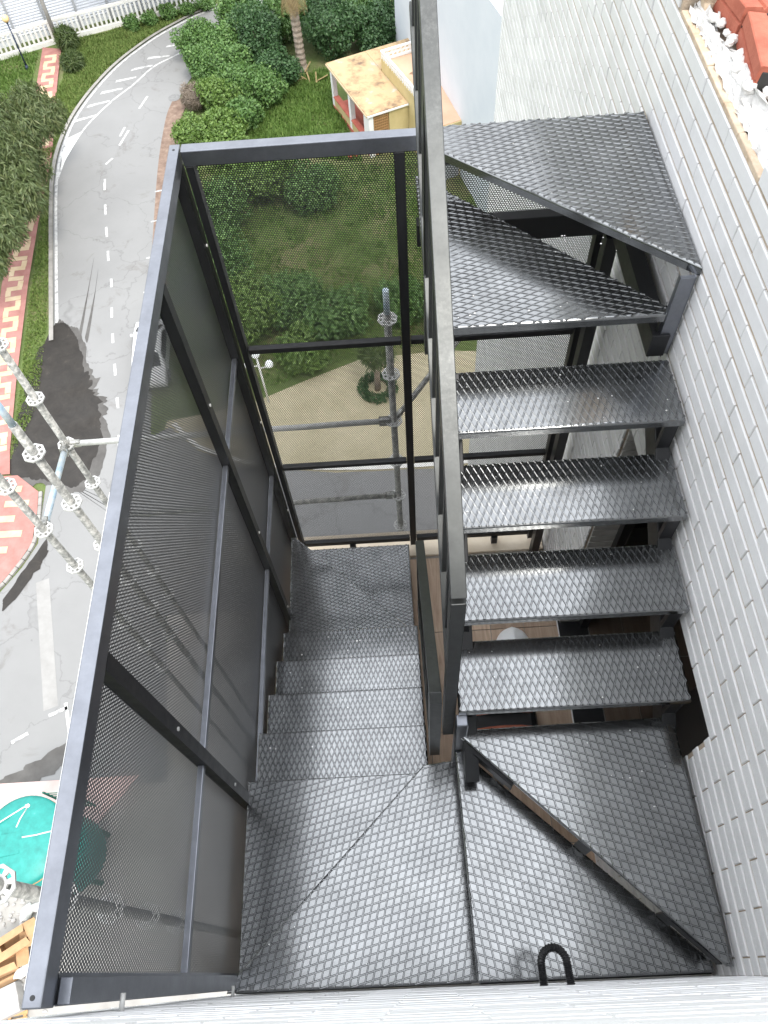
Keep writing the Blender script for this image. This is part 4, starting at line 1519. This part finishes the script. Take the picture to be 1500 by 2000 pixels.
for s in (-1, 1):
    mesh_obj('side_window', [(s * 0.885, -1.05, 1.03), (s * 0.885, 1.3, 1.03), (s * 0.76, 0.7, 1.40), (s * 0.76, -0.7, 1.38)], [(0, 1, 2, 3)], GLASSD, car)
    for y in (-1.35, 1.35):
        wv = tube('wheel', (s * 0.70, y, 0.30), (s * 0.90, y, 0.30), 0.30, TYRE, car, 20)
        tube('hub', (s * 0.895, y, 0.30), (s * 0.91, y, 0.30), 0.17, GREYP, wv, 14)
    box('mirror', (s * 0.95 - 0.08, 0.95, 0.95), (s * 0.95 + 0.08, 1.08, 1.07), CARW, car, 0.02)
    box('headlight', (s * 0.66 - 0.14, 2.13, 0.66), (s * 0.66 + 0.14, 2.2, 0.76), GLOBEW, car, 0.02)

# =================================================================== FAR LEFT: FENCE, SHED, LAMP
fx = [(-30.4, 57.1), (-22.9, 60.55), (-13.0, 64.2)]
fence = thing('baluster_fence', 'white concrete baluster fence along the grass at the top left', 'fence', (-22.9, 60.55, 0))
fo = Vector((-22.9, 60.55, 0))
for (a, b) in zip(fx, fx[1:]):
    a = Vector((*a, 0)) - fo
    b = Vector((*b, 0)) - fo
    d = b - a
    n = int(d.length / 0.34)
    up = Vector((0, 0, 1))
    bar('base_wall', a + up * 0.16, b + up * 0.16, 0.24, 0.32, FENCEW, fence)
    bar('top_beam', a + up * 1.52, b + up * 1.52, 0.22, 0.16, FENCEW, fence)
    for i in range(n):
        p = a.lerp(b, (i + 0.5) / n)
        bar('baluster', p + up * 0.32, p + up * 1.44, 0.17, 0.13, FENCEW, fence, up=d.normalized(), bev=0.012)
dark = thing('hedge_backing', 'dark shaded strip of shrubs between the white fence and the white shed', 'hedge', (-22.5, 61.5, 0))
bm = bmesh.new()
dnorm = Vector((-0.36, 0.93, 0))


def leaf_cloud(name, blobs, n, size, mat, parent=None, aspect=0.55, droop=0.0, seed=1, shell=0.55):
    """foliage: n small folded leaves spread through ellipsoids (x,y,z,rx,ry,rz)"""
    g = np.random.default_rng(seed)
    bl = np.array(blobs, float)
    vol = bl[:, 3] * bl[:, 4] * bl[:, 5]
    idx = g.choice(len(bl), n, p=vol / vol.sum())
    d = g.normal(size=(n, 3))
    d /= np.linalg.norm(d, axis=1)[:, None]
    rad = shell + (1 - shell) * g.random(n) ** 0.6
    rad *= 1 + 0.14 * np.sin(7 * d[:, 0] + idx) * np.cos(6 * d[:, 1] + 2 * idx)
    c = bl[idx, :3] + d * rad[:, None] * bl[idx, 3:]
    c[:, 2] = np.maximum(c[:, 2], 0.05)
    # leaf axes
    ax = g.normal(size=(n, 3)) * 0.8 + d * 0.6
    ax[:, 2] -= droop * 3
    ax /= np.linalg.norm(ax, axis=1)[:, None]
    nr = d + g.normal(size=(n, 3)) * 0.55
    nr[:, 2] += 0.5
    sd = np.cross(ax, nr)
    sd /= np.linalg.norm(sd, axis=1)[:, None] + 1e-9
    nn = np.cross(sd, ax)
    s = size * (0.6 + 0.8 * g.random(n))[:, None]
    w = s * aspect * 0.5
    v = np.empty((n, 4, 3))
    v[:, 0] = c - ax * s * 0.5
    v[:, 1] = c + sd * w + nn * w * 0.35
    v[:, 2] = c + ax * s * 0.5
    v[:, 3] = c - sd * w + nn * w * 0.35
    me = bpy.data.meshes.new(name)
    me.vertices.add(n * 4)
    me.vertices.foreach_set('co', v.reshape(-1))
    me.loops.add(n * 4)
    me.loops.foreach_set('vertex_index', np.arange(n * 4, dtype=np.int32))
    me.polygons.add(n)
    me.polygons.foreach_set('loop_start', np.arange(0, n * 4, 4, dtype=np.int32))
    me.polygons.foreach_set('loop_total', np.full(n, 4, dtype=np.int32))
    me.materials.append(mat)
    me.update(calc_edges=True)
    me.validate()
    return link(bpy.data.objects.new(name, me), parent)


bm.free()
leaf_cloud('crown', [(-4.6 + 0.93 * i - 0.4, 1.35 + 0.38 * (i - 0) - 1.7, 0.5, 0.6, 0.4, 0.6) for i in range(0, 14)], 5000, 0.16, LEAF_DARK, dark, seed=3)

shed = thing('white_shed', 'long white sheet-metal shed wall with grey posts behind the baluster fence', 'shed', (-22.9, 62.4, 0))
sa = Vector((-8.6, -3.9, 0))
sb = Vector((11.0, 4.0, 0))
sd_ = (sb - sa).normalized()
sn = Vector((sd_.y, -sd_.x, 0))
up = Vector((0, 0, 1))
mesh_obj('wall_panel', [sa, sb, sb + up * 7, sa + up * 7], [(0, 1, 2, 3)], SHEDW, shed)
for i in range(34):
    z = 0.5 + 0.19 * i
    bar('sheet_rib', sa + up * z + sn * 0.02, sb + up * z + sn * 0.02, 0.05, 0.07, SHEDW, shed)
L = (sb - sa).length
for i in range(9):
    p = sa + sd_ * (L * (i + 0.35) / 9) + sn * 0.09
    bar('post', p, p + up * 7, 0.2, 0.16, GREYP, shed, up=sd_)
box('roof', tuple(sa - Vector((1, -1, 0)) + up * 7.0), tuple(sb + Vector((1, 9, 0)) + up * 7.15), SHEDW, shed)
tel = tag(tube('telegraph_pole', (-23.35, 60.0, 0), (-23.35, 60.0, 7.5), 0.16, GREYST, None, 12, 0.11), 'tall grey concrete pole rising in front of the white fence', 'pole')

lamp = thing('street_lamp', 'street lamp with a dark slim post and amber globe on the grass', 'street lamp', (-25.03, 56.85, 0))
tube('post', (0, 0, 0), (0, 0, 3.2), 0.06, LAMPB, lamp, 12, 0.045)
tube('base', (0, 0, 0), (0, 0, 0.35), 0.10, LAMPB, lamp, 12)
tube('collar', (0, 0, 3.2), (0, 0, 3.3), 0.09, LAMPB, lamp, 12)
bm = bmesh.new()
bmesh.ops.create_uvsphere(bm, u_segments=20, v_segments=12, radius=0.24, matrix=Matrix.Translation((0, 0, 3.5)))
bm_obj('globe', bm, LAMPG, lamp, True)

# garden lamp with two white globes, seen through the far screen
gl_ = thing('garden_lamp', 'white garden lamp with three globes seen through the far screen', 'street lamp', (-6.34, 24.83, 0))
tube('post', (0, 0, 0), (0, 0, 3.3), 0.05, WHITEP, gl_, 10)
for (x, y, z) in ((0.0, 0.0, 3.45), (-0.45, -0.1, 2.9), (0.5, 0.0, 2.75)):
    bm = bmesh.new()
    bmesh.ops.create_uvsphere(bm, u_segments=16, v_segments=10, radius=0.2, matrix=Matrix.Translation((x, y, z)))
    bm_obj('globe', bm, GLOBEW, gl_, True)
    if x:
        bar('arm', (0, 0, z - 0.22), (x, y, z - 0.19), 0.04, 0.04, WHITEP, gl_)

# =================================================================== HOUSE
e1 = Vector((0.924, 0.383, 0))
e2 = Vector((-0.383, 0.924, 0))
house = thing('bungalow', 'yellow bungalow with tan flat porch roof and white lattice terrace parapet', 'house', (-0.70, 43.8, 0), None, math.atan2(0.383, 0.924))
# local axes: x along e1, y along e2, porch roof corner at the origin
bm = bmesh.new()
add_box(bm, (0, 0, 2.72), (2.74, 6.45, 2.86), 0.03)
bm_obj('porch_roof', bm, ROOFT, house)
bm = bmesh.new()
add_box(bm, (2.742, 4.05, 2.72), (12.0, 6.45, 2.86), 0.03)
bm_obj('porch_roof', bm, ROOFT, house)
box('eaves_edge', (-0.04, -0.05, 2.70), (2.72, -0.002, 2.80), WHITEP, house)
box('eaves_edge', (-0.05, -0.05, 2.70), (-0.002, 6.45, 2.80), CREAMPAV, house)
box('main_wall', (2.75, -4.0, 0), (11.8, 3.9, 3.42), YELLOW, house)
box('terrace', (2.85, -3.9, 3.421), (11.7, 3.75, 3.45), TERRACE, house)
# parapet: low upstand, lattice blocks, capping
box('parapet_base', (2.752, -4.0, 3.421), (2.848, 3.9, 3.58), YELLOW, house)
box('parapet_cap', (2.73, -4.0, 4.0), (2.87, 3.92, 4.08), WHITEP, house)
box('parapet_base', (2.85, 3.78, 3.452), (11.8, 3.898, 3.58), WHITEP, house)
box('parapet_cap', (2.872, 3.76, 4.0), (11.8, 3.92, 4.08), WHITEP, house)


def lattice(name, a, b, z0, z1, parent, mat, step=0.30):
    a = Vector(a)
    b = Vector(b)
    d = b - a
    n = max(1, int(d.length / step))
    bm = bmesh.new()
    for i in range(n + 1):
        p = a + d * (i / n)
        add_bar(bm, p + up * z0, p + up * z1, 0.06, 0.06, up=d.normalized())
    for zz in (z0 + (z1 - z0) / 2,):
        add_bar(bm, a + up * zz, b + up * zz, 0.055, 0.07)
    for i in range(n):
        p0 = a + d * (i / n)
        p1 = a + d * ((i + 1) / n)
        add_bar(bm, p0 + up * z0, p1 + up * z1, 0.05, 0.05)
    o = bm_obj(name, bm, mat, parent)
    o['kind'] = 'stuff'
    return o


lattice('parapet_lattice', (2.80, -3.95, 0), (2.80, 3.88, 0), 3.58, 4.0, house, WHITEP)
lattice('parapet_lattice', (2.9, 3.84, 0), (11.7, 3.84, 0), 3.58, 4.0, house, WHITEP)
box('pillar', (0.12, 0.08, 0), (0.42, 0.9, 2.70), WHITEP, house, 0.01)
box('pillar', (0.12, 3.0, 0), (0.42, 3.32, 2.70), WHITEP, house, 0.01)
box('pillar', (0.12, 5.9, 0), (0.42, 6.22, 2.70), WHITEP, house, 0.01)
box('porch_wall', (0.13, 0.92, 0), (0.36, 2.98, 0.85), YELLOW, house)
box('porch_wall', (0.13, 3.34, 0), (0.36, 5.88, 0.85), YELLOW, house)
box('wall_capping', (0.08, 1.2, 0.852), (0.45, 2.96, 0.93), REDP, house)
box('wall_capping', (0.08, 3.34, 0.852), (0.45, 5.88, 0.93), REDP, house)
box('porch_floor', (0.1, 0.3, 0), (2.74, 6.2, 0.25), REDP, house)
box('back_wall', (2.70, 3.9, 0), (2.748, 6.3, 2.70), YELLOW, house)
lat = bmesh.new()
for i in range(16):
    add_bar(lat, (0.44, 0.12, 0.1 + i * 0.17), (1.44, 0.12, 0.1 + i * 0.17), 0.05, 0.05)
for i in range(8):
    add_bar(lat, (0.47 + i * 0.13, 0.10, 0.06), (0.47 + i * 0.13, 0.10, 2.7), 0.04, 0.04, up=(0, 1, 0))
o = bm_obj('brick_lattice', lat, TANB, house)
o['kind'] = 'stuff'
box('lattice_back', (0.45, 0.2, 0.0), (1.46, 0.24, 2.7), TANB, house)
box('side_wall', (1.47, 0.08, 0), (2.74, 0.3, 2.70), YELLOW, house)
box('door', (3.2, -4.06, 0), (4.1, -4.002, 2.1), GREYP, house)
box('window', (2.705, -1.9, 1.0), (2.749, -1.0, 2.2), GREYP, house)
mesh_obj('terrace_patch', [(5.0 + 0.9 * math.cos(t_) * (0.7 + 0.3 * math.sin(3 * t_)) - 0.6, 1.6 + 0.35 * math.sin(t_), 3.4535) for t_ in [k_ * 0.4 for k_ in range(15)]], [list(range(15))],  # irregular brown patch laid on the terrace floor
         simple('brown_patch', [(0.3, (0.24, 0.14, 0.08)), (0.7, (0.32, 0.2, 0.12))], scale=3, rough=0.8), house)
rb = tag(box('red_crate', (-2.1, 43.9, 0.0), (-1.5, 44.4, 0.4), REDP, None, 0.02, R(15)), 'small red crate on the grass beside the porch', 'crate')

# pale wing of the neighbouring building with smooth wall
wd = Vector((-0.2403, 0.9707, 0))
wn = Vector((0.9707, 0.2403, 0))
wing = thing('neighbour_building', 'smooth pale blue-grey neighbouring building standing at an angle beyond the brick wall', 'building', (5.8, 37.4, 0))
a = wd * -14
b = wd * 18
vs = [a, b, b + wn * 14, a + wn * 14]
V = [tuple(v) for v in vs] + [tuple(v + up * 11.1) for v in vs]
mesh_obj('wall', V, [(0, 1, 5, 4), (1, 2, 6, 5), (2, 3, 7, 6), (3, 0, 4, 7)], WINGP, wing)
V = [tuple(v + up * 11.102) for v in vs]
mesh_obj('roof', V, [(0, 1, 2, 3)], WINGR, wing)
bar('roof_edge', a + up * 11.16 + wn * 0.1, b + up * 11.16 + wn * 0.1, 0.2, 0.12, WINGP, wing)

# =================================================================== VEGETATION


def shrub(label, x, y, blobs, n, size, mat, seed, group, name='shrub', cat='shrub', **kw):
    e = thing(name, label, cat, (x, y, 0), group)
    bm = bmesh.new()
    hgt = max(b_[2] for b_ in blobs)
    for k_ in range(4):
        a_ = k_ * 1.57 + seed
        add_tube(bm, (0.08 * math.cos(a_), 0.08 * math.sin(a_), 0), (0.45 * math.cos(a_), 0.45 * math.sin(a_), hgt * 0.9), 0.06, 6, 0.02)
    bm_obj('trunk', bm, BARK, e)
    leaf_cloud('crown', blobs, n, size, mat, e, seed=seed, **kw)
    return e


def bush_blobs(r, h, seed, k=7):
    rr = random.Random(seed)
    out = [(0, 0, h * 0.5, r * 0.75, r * 0.75, h * 0.5)]
    for i in range(k):
        a_ = 2 * math.pi * i / k + rr.uniform(-.4, .4)
        q = rr.uniform(0.4, 0.72) * r
        s = rr.uniform(0.34, 0.55) * r
        out.append((q * math.cos(a_), q * math.sin(a_), h * rr.uniform(0.35, 0.85), s, s, s * 0.85))
    return out


hedge = [(-12.42, 56.88, 'hedge shrub at the far road bend, farthest along the road edge', 1.7, 2.4, 0), (-10.7, 55.66, 'hedge shrub behind the farthest one at the bend', 1.7, 2.6, 0),
         (-11.81, 53.88, 'hedge shrub leaning over the road above the manhole cover', 1.5, 2.3, 0), (-9.95, 52.41, 'tall green hedge shrub in the middle of the roadside hedge', 1.8, 2.8, 0),
         (-8.65, 50.74, 'hedge shrub at the garden side next to the lawn', 1.5, 2.6, 0), (-10.45, 49.79, 'bright green hedge shrub just below the dry grey bush', 1.6, 2.3, 1),
         (-8.6, 47.9, 'hedge shrub bordering the lawn near the screen', 1.2, 2.0, 0), (-11.9, 46.5, 'low yellow-green shrub at the road edge near the screen corner', 1.4, 1.6, 1),
         (-10.08, 46.93, 'light green shrub in the near end of the hedge', 1.6, 2.0, 1), (-9.6, 45.0, 'light green shrub just above the top rail of the far screen', 1.5, 1.7, 1)]
for i, (x, y, lb, r0, h0, kind) in enumerate(hedge):
    shrub(lb, x, y, bush_blobs(r0, h0, i + 3), 5200, 0.19, LEAF_LIGHT if kind else LEAF_HEDGE, 20 + i, 'roadside hedge shrubs', name='hedge_shrub')
shrub('dry grey leafless bush between the hedge and the road', -12.3, 50.6, bush_blobs(1.1, 1.5, 70), 4200, 0.34, LEAF_DRY, 71, None, name='dry_bush', aspect=0.09)
back = [(-9.4, 58.2, 'dark green shrub behind the hedge at the top of the picture, left of the palm'), (-7.9, 55.6, 'dark shrub between the hedge and the palm'), (-6.6, 52.4, 'dark rounded shrub at the left foot of the palm'),
        (-6.4, 58.2, 'tall dark shrub directly behind the palm'), (-3.5, 57.8, 'dark shrub right behind the palm trunk'), (-2.9, 55.6, 'dark green shrub just right of the palm trunk'),
        (-0.8, 57.4, 'dark shrub at the top behind the bungalow roof'), (0.1, 55.6, 'dark shrub touching the back of the tan roof'), (1.7, 57.6, 'dark shrub at the top next to the centre handrail'),
        (-7.3, 50.6, 'small dark shrub where the hedge meets the lawn')]
for i, (x, y, lb) in enumerate(back):
    small = i in (2, 9)
    shrub(lb, x, y, bush_blobs(1.5 if small else 2.0, 2.2 if small else 3.4, i + 31, 9), 6000, 0.2, LEAF_DARK if i % 3 else LEAF_HEDGE, 50 + i, 'dark shrubs behind the lawn', name='dark_shrub')
under = [(-9.7, 38.4, 'shrub seen through the far screen below its top left corner', 2.2, 2.6), (-7.2, 41.0, 'shrub behind the upper middle of the far screen', 2.0, 2.4), (-4.4, 40.0, 'wide dark shrub behind the centre of the far screen', 1.9, 1.8),
         (-9.6, 33.4, 'big dark shrub behind the left post of the far screen', 2.4, 3.0), (-7.6, 29.6, 'dark shrub behind the white garden lamp', 2.2, 2.8), (-5.2, 31.0, 'leafy shrub in the middle of the garden behind the screen', 1.9, 2.2),
         (-2.9, 29.6, 'shrub at the edge of the beige pavement behind the screen', 1.8, 2.0), (-4.6, 27.2, 'low shrub beside the beige pavement behind the screen', 1.4, 1.5), (0.6, 30.0, 'shrub behind the right post of the far screen', 1.6, 1.8)]
for i, (x, y, lb, r0, h0) in enumerate(under):
    shrub(lb, x, y, bush_blobs(r0, h0, i + 131, 8), 5000, 0.2, LEAF_LIGHT if i % 3 == 1 else LEAF_HEDGE, 150 + i, 'garden shrubs behind the far screen', name='garden_shrub')

# drooping olive-green street tree at the left
euc = thing('street_tree', 'large drooping olive-green tree over the red pavement at the left edge', 'tree', (-23.6, 40.2, 0))
bm = bmesh.new()
add_tube(bm, (0, 0, 0), (0.2, -0.1, 2.6), 0.22, 10, 0.15)
tips = []
for k_ in range(9):
    a_ = k_ * 0.7
    q = rng.uniform(1.2, 2.4)
    tip_ = (0.2 + q * math.cos(a_), -0.1 + q * 1.1 * math.sin(a_), rng.uniform(4.2, 5.8))
    tips.append(tip_)
    add_tube(bm, (0.2, -0.1, 2.5), tip_, 0.10, 7, 0.03)
bm_obj('trunk', bm, BARK, euc)
rr = random.Random(5)
bl = [(0.6, 0, 4.4, 2.2, 2.4, 1.8)]
for k_ in range(20):
    a_ = rr.uniform(0, 6.28)
    q = rr.uniform(0.8, 2.7)
    bl.append((0.9 + q * math.cos(a_), q * 1.45 * math.sin(a_), rr.uniform(2.6, 5.6), 0.85, 0.9, 1.1))
for (x_, y_) in ((-20.9, 45.6), (-20.2, 42.4), (-21.0, 40.9), (-20.0, 38.4), (-20.9, 36.0), (-20.1, 35.4), (-20.6, 32.3), (-21.6, 43.5), (-19.7, 44.6), (-20.4, 40.0), (-21.2, 38.2), (-20.9, 34.0), (-21.3, 31.8), (-19.6, 33.6), (-19.3, 36.8)):
    bl.append((x_ + 23.6, y_ - 40.2, rr.uniform(3.6, 4.4), 1.15, 1.35, 1.0))
leaf_cloud('crown', bl, 70000, 0.38, LEAF_EUC, euc, aspect=0.17, droop=0.55, seed=9, shell=0.35)
euc2 = thing('street_tree', 'small olive-green tree at the left edge in front of the white fence', 'tree', (-28.0, 55.0, 0))
bm = bmesh.new()
add_tube(bm, (0, 0, 0), (0, 0, 2.4), 0.14, 8, 0.08)
bm_obj('trunk', bm, BARK, euc2)
leaf_cloud('crown', [(0, 0, 2.6, 1.3, 1.3, 1.3), (0.7, 0.3, 2.0, 0.8, 0.8, 0.8), (0.6, -0.6, 2.9, 0.8, 0.8, 0.8)], 5000, 0.3, LEAF_EUC, euc2, aspect=0.2, droop=0.4, seed=10, shell=0.3)
# small palms and bushes by the fence
for (x, y, lb, h_) in ((-22.4, 59.3, 'spiky green bush against the white fence beside the pole', 1.5), (-21.6, 56.6, 'spiky low bush at the edge of the red walk', 1.1)):
    shrub(lb, x, y, [(0, 0, h_ * 0.5, 0.8, 0.8, h_ * 0.55)], 1500, 0.55, LEAF_PALM, int(h_ * 100), 'spiky bushes by the walk', name='spiky_bush', aspect=0.12)
# low hedge along the fence on the right
for i in range(5):
    x = -18.0 + i * 1.35
    y = 61.4 + i * 0.50
    lbs = ['low green shrub below the white fence, leftmost of five', 'low green shrub below the white fence, second from the left', 'low green shrub below the white fence, middle of five',
           'low green shrub below the white fence, fourth from the left', 'low green shrub at the right end of the white fence']
    shrub(lbs[i], x, y, bush_blobs(0.75, 0.8, i + 90, 5), 1300, 0.16, LEAF_HEDGE, 95 + i, 'low shrubs below the fence', name='low_shrub')

# palm with a skirt of dead fronds
palm = thing('palm_tree', 'palm tree with ringed trunk and hanging dead fronds at the top of the picture', 'palm tree', (-5.15, 54.4, 0))
bm = bmesh.new()
prev = None
for i in range(30):
    z = 5.2 * i / 29
    r0 = 0.30 + 0.16 * math.exp(-z * 2.2) + (0.025 if i % 2 else -0.02)
    ring = [bm.verts.new((r0 * math.cos(2 * math.pi * k_ / 14) + 0.02 * math.sin(z), r0 * math.sin(2 * math.pi * k_ / 14), z)) for k_ in range(14)]
    if prev:
        for k_ in range(14):
            bm.faces.new((prev[k_], prev[(k_ + 1) % 14], ring[(k_ + 1) % 14], ring[k_]))
    prev = ring
bm.faces.new(prev)
bm_obj('trunk', bm, PALMB, palm)


def frond(mat, parent, az, length, rise, drop, seed):
    g = random.Random(seed)
    V, F = [], []
    n = 26
    pts = []
    for i in range(n + 1):
        t_ = i / n
        r0 = length * (t_ if drop < 1.2 else t_ * (1 - 0.35 * t_))
        z = 5.2 + rise * math.sin(t_ * 1.7) - drop * t_ * t_ * length * 0.55
        pts.append(Vector((r0 * math.cos(az), r0 * math.sin(az), z)))
    sd2 = Vector((-math.sin(az), math.cos(az), 0))
    for i in range(1, n):
        t_ = i / n
        ll_ = 0.55 * math.sin(math.pi * min(1, t_ * 0.9 + 0.12)) + 0.08
        d = (pts[i + 1] - pts[i - 1]).normalized()
        for s in (-1, 1):
            tipv = pts[i] + sd2 * s * ll_ * 0.75 + d * ll_ * 0.45 - Vector((0, 0, 1)) * ll_ * g.uniform(0.25, 0.6)
            b0 = len(V)
            V += [tuple(pts[i] - d * 0.03), tuple(pts[i] + d * 0.03), tuple(tipv)]
            F.append((b0, b0 + 1, b0 + 2))
    mesh_obj('frond', V, F, mat, parent)


for i in range(16):
    frond(LEAF_PALM, palm, i * 0.393 + rng.uniform(-.1, .1), rng.uniform(2.2, 2.9), rng.uniform(0.5, 1.3), rng.uniform(0.3, 0.7), i)
for i in range(16):
    frond(LEAF_DEAD, palm, i * 0.393 + 0.2 + rng.uniform(-.15, .15), rng.uniform(1.1, 1.5), 0.1, rng.uniform(1.8, 2.4), 40 + i)
# fallen dry fronds at the foot
for i in range(7):
    x = -5.0 + rng.uniform(-0.9, 1.6)
    y = 53.4 + rng.uniform(-1.0, 0.5)
    a_ = rng.uniform(0, 3.14)
    o = bar('dead_frond', (x, y, 0.12), (x + 0.9 * math.cos(a_), y + 0.9 * math.sin(a_), 0.35), 0.10, 0.02, LEAF_DEAD, None, bev=0)
    tag(o, 'dry fallen frond stalk lying at the foot of the palm', 'frond', 'fallen fronds under the palm')

# planted palm in a round hedge ring on the pavement, behind the screen
pp = thing('young_palm', 'young palm in a round green planting bed on the beige pavement behind the screen', 'palm tree', (-0.85, 25.2, 0))
tube('trunk', (0, 0, 0), (0.05, 0.1, 2.2), 0.16, PALMB, pp, 10, 0.12)
leaf_cloud('bed_plants', [(0.75 * math.cos(a_ * 0.52), 0.75 * math.sin(a_ * 0.52), 0.2, 0.3, 0.3, 0.25) for a_ in range(12)], 1600, 0.14, LEAF_DARK, pp, seed=77)
leaf_cloud('crown', [(0.05, 0.1, 2.5, 0.9, 0.9, 0.5)], 700, 0.6, LEAF_PALM, pp, aspect=0.1, droop=0.2, seed=78)

# green site fence panel and leaning planks at the top
gp = thing('site_panel', 'dark green fence panel at the top beside the centre handrail', 'fence', (3.6, 56.6, 0))
box('sheet', (-1.4, 0, 0), (0.6, 0.06, 2.2), GREENM, gp)
for x in (-1.4, 0.55):
    box('post', (x, -0.08, 0), (x + 0.08, -0.001, 2.3), GREENM, gp)
pk = tag(bar('plank', (2.75, 55.4, 0.02), (2.45, 56.1, 1.7), 0.16, 0.04, WOOD), 'timber plank leaning against the green panel', 'plank')


# grass: one mass per lawn


def grass(name, label, poly, n, mat, hgt, seed):
    g = np.random.default_rng(seed)
    P = np.array(poly)
    lo, hi = P.min(0), P.max(0)
    pts = []
    tri = [tuple(p) for p in poly]

    def inside(x, y):
        c = False
        j = len(tri) - 1
        for i in range(len(tri)):
            xi, yi = tri[i]
            xj, yj = tri[j]
            if (yi > y) != (yj > y) and x < (xj - xi) * (y - yi) / (yj - yi) + xi:
                c = not c
            j = i
        return c
    while len(pts) < n:
        q = lo + (hi - lo) * g.random(2)
        if inside(*q):
            pts.append(q)
    pts = np.array(pts)
    a_ = g.random(n) * 6.283
    h_ = hgt * (0.5 + g.random(n)) * (0.7 + 0.6 * (np.sin(pts[:, 0] * 2.1) * np.cos(pts[:, 1] * 1.7) > 0))
    w_ = 0.035 + 0.03 * g.random(n)
    ln = 0.5 * h_
    v = np.zeros((n, 3, 3))
    v[:, 0, 0] = pts[:, 0] - w_ * np.cos(a_)
    v[:, 0, 1] = pts[:, 1] - w_ * np.sin(a_)
    v[:, 1, 0] = pts[:, 0] + w_ * np.cos(a_)
    v[:, 1, 1] = pts[:, 1] + w_ * np.sin(a_)
    b_ = g.random(n) * 6.283
    v[:, 2, 0] = pts[:, 0] + ln * np.cos(b_)
    v[:, 2, 1] = pts[:, 1] + ln * np.sin(b_)
    v[:, 2, 2] = h_
    v[:, :2, 2] = 0.01
    me = bpy.data.meshes.new(name)
    me.vertices.add(n * 3)
    me.vertices.foreach_set('co', v.reshape(-1))
    me.loops.add(n * 3)
    me.loops.foreach_set('vertex_index', np.arange(n * 3, dtype=np.int32))
    me.polygons.add(n)
    me.polygons.foreach_set('loop_start', np.arange(0, n * 3, 3, dtype=np.int32))
    me.polygons.foreach_set('loop_total', np.full(n, 3, dtype=np.int32))
    me.materials.append(mat)
    me.update(calc_edges=True)
    return tag(link(bpy.data.objects.new(name, me)), label, 'grass', kind='stuff')


grass('lawn_grass', 'lush green grass between the hedge and the bungalow', [(-8.6, 45.2), (-1.2, 43.6), (-2.9, 50.4), (-3.2, 54.2), (-8.2, 52.6)], 22000, GRASSM, 0.22, 1)
grass('verge_grass', 'rough grass verge between the road bend and the white fence', [(-22.8, 46.0), (-21.4, 46.2), (-21.2, 49.0), (-20.5, 52.4), (-19.0, 56.6), (-16.9, 60.0), (-13.6, 63.0), (-13.4, 63.8), (-22.6, 60.2), (-22.2, 55.0)], 26000, GRASSD, 0.16, 2)
grass('verge_grass', 'grass strip between the lamp and the red walk at the far left', [(-29, 50), (-24.2, 52), (-24.7, 59.4), (-29.5, 57.2)], 7000, GRASSM, 0.18, 3)
grass('verge_grass', 'thin dry grass strip between the red walk and the road', [(-21.2, 46.0), (-20.75, 39.6), (-20.3, 34.3), (-19.4, 27.0), (-18.9, 22.0), (-18.2, 25.5), (-18.8, 31.0), (-19.7, 36.7), (-21.1, 44.0)], 6000, GRASSD, 0.10, 4)
grass('garden_grass', 'garden ground cover seen through the far screen', [(-13.0, 26.5), (-7.5, 25.2), (-1.8, 27.6), (2.5, 28), (3.0, 43), (-12.6, 44)], 26000, GRASSM, 0.16, 5)

# plaster crumbs dropped on the treads
g = random.Random(21)
bm = bmesh.new()
spots = [(0.2, 0.93, y0 + 0.02, y1 - 0.03, z) for y0, y1, z in FL] + [(0.45, 0.93, 1.9, 2.0, -1.68), (0.45, 0.9, 2.2, 2.55, -1.68), (0.2, 0.6, 1.85, 1.95, -1.87),
         (0.6, 0.9, 0.45, 0.72, -2.82), (0.2, 0.4, 0.0, 0.4, -3.01), (-0.6, 0.1, 0.02, 0.2, -3.20)] + [(-0.68, 0.03, y0 + 0.03, y1 - 0.03, z) for y0, y1, z in LL]
for (x0, x1, y0, y1, z) in spots:
    for k_ in range(11):
        r0 = g.choice((0.0012, 0.0016, 0.0022, 0.003))
        bmesh.ops.create_icosphere(bm, subdivisions=1, radius=r0, matrix=Matrix.Translation((g.uniform(x0, x1), g.uniform(y0, y1), Z(z) + 0.0012)) @ Matrix.Diagonal((g.uniform(.7, 1.6), g.uniform(.7, 1.4), .6, 1)))
o = bm_obj('plaster_specks', bm, PLASTER)
tag(o, 'white plaster specks scattered over the dark treads', 'debris', kind='stuff')
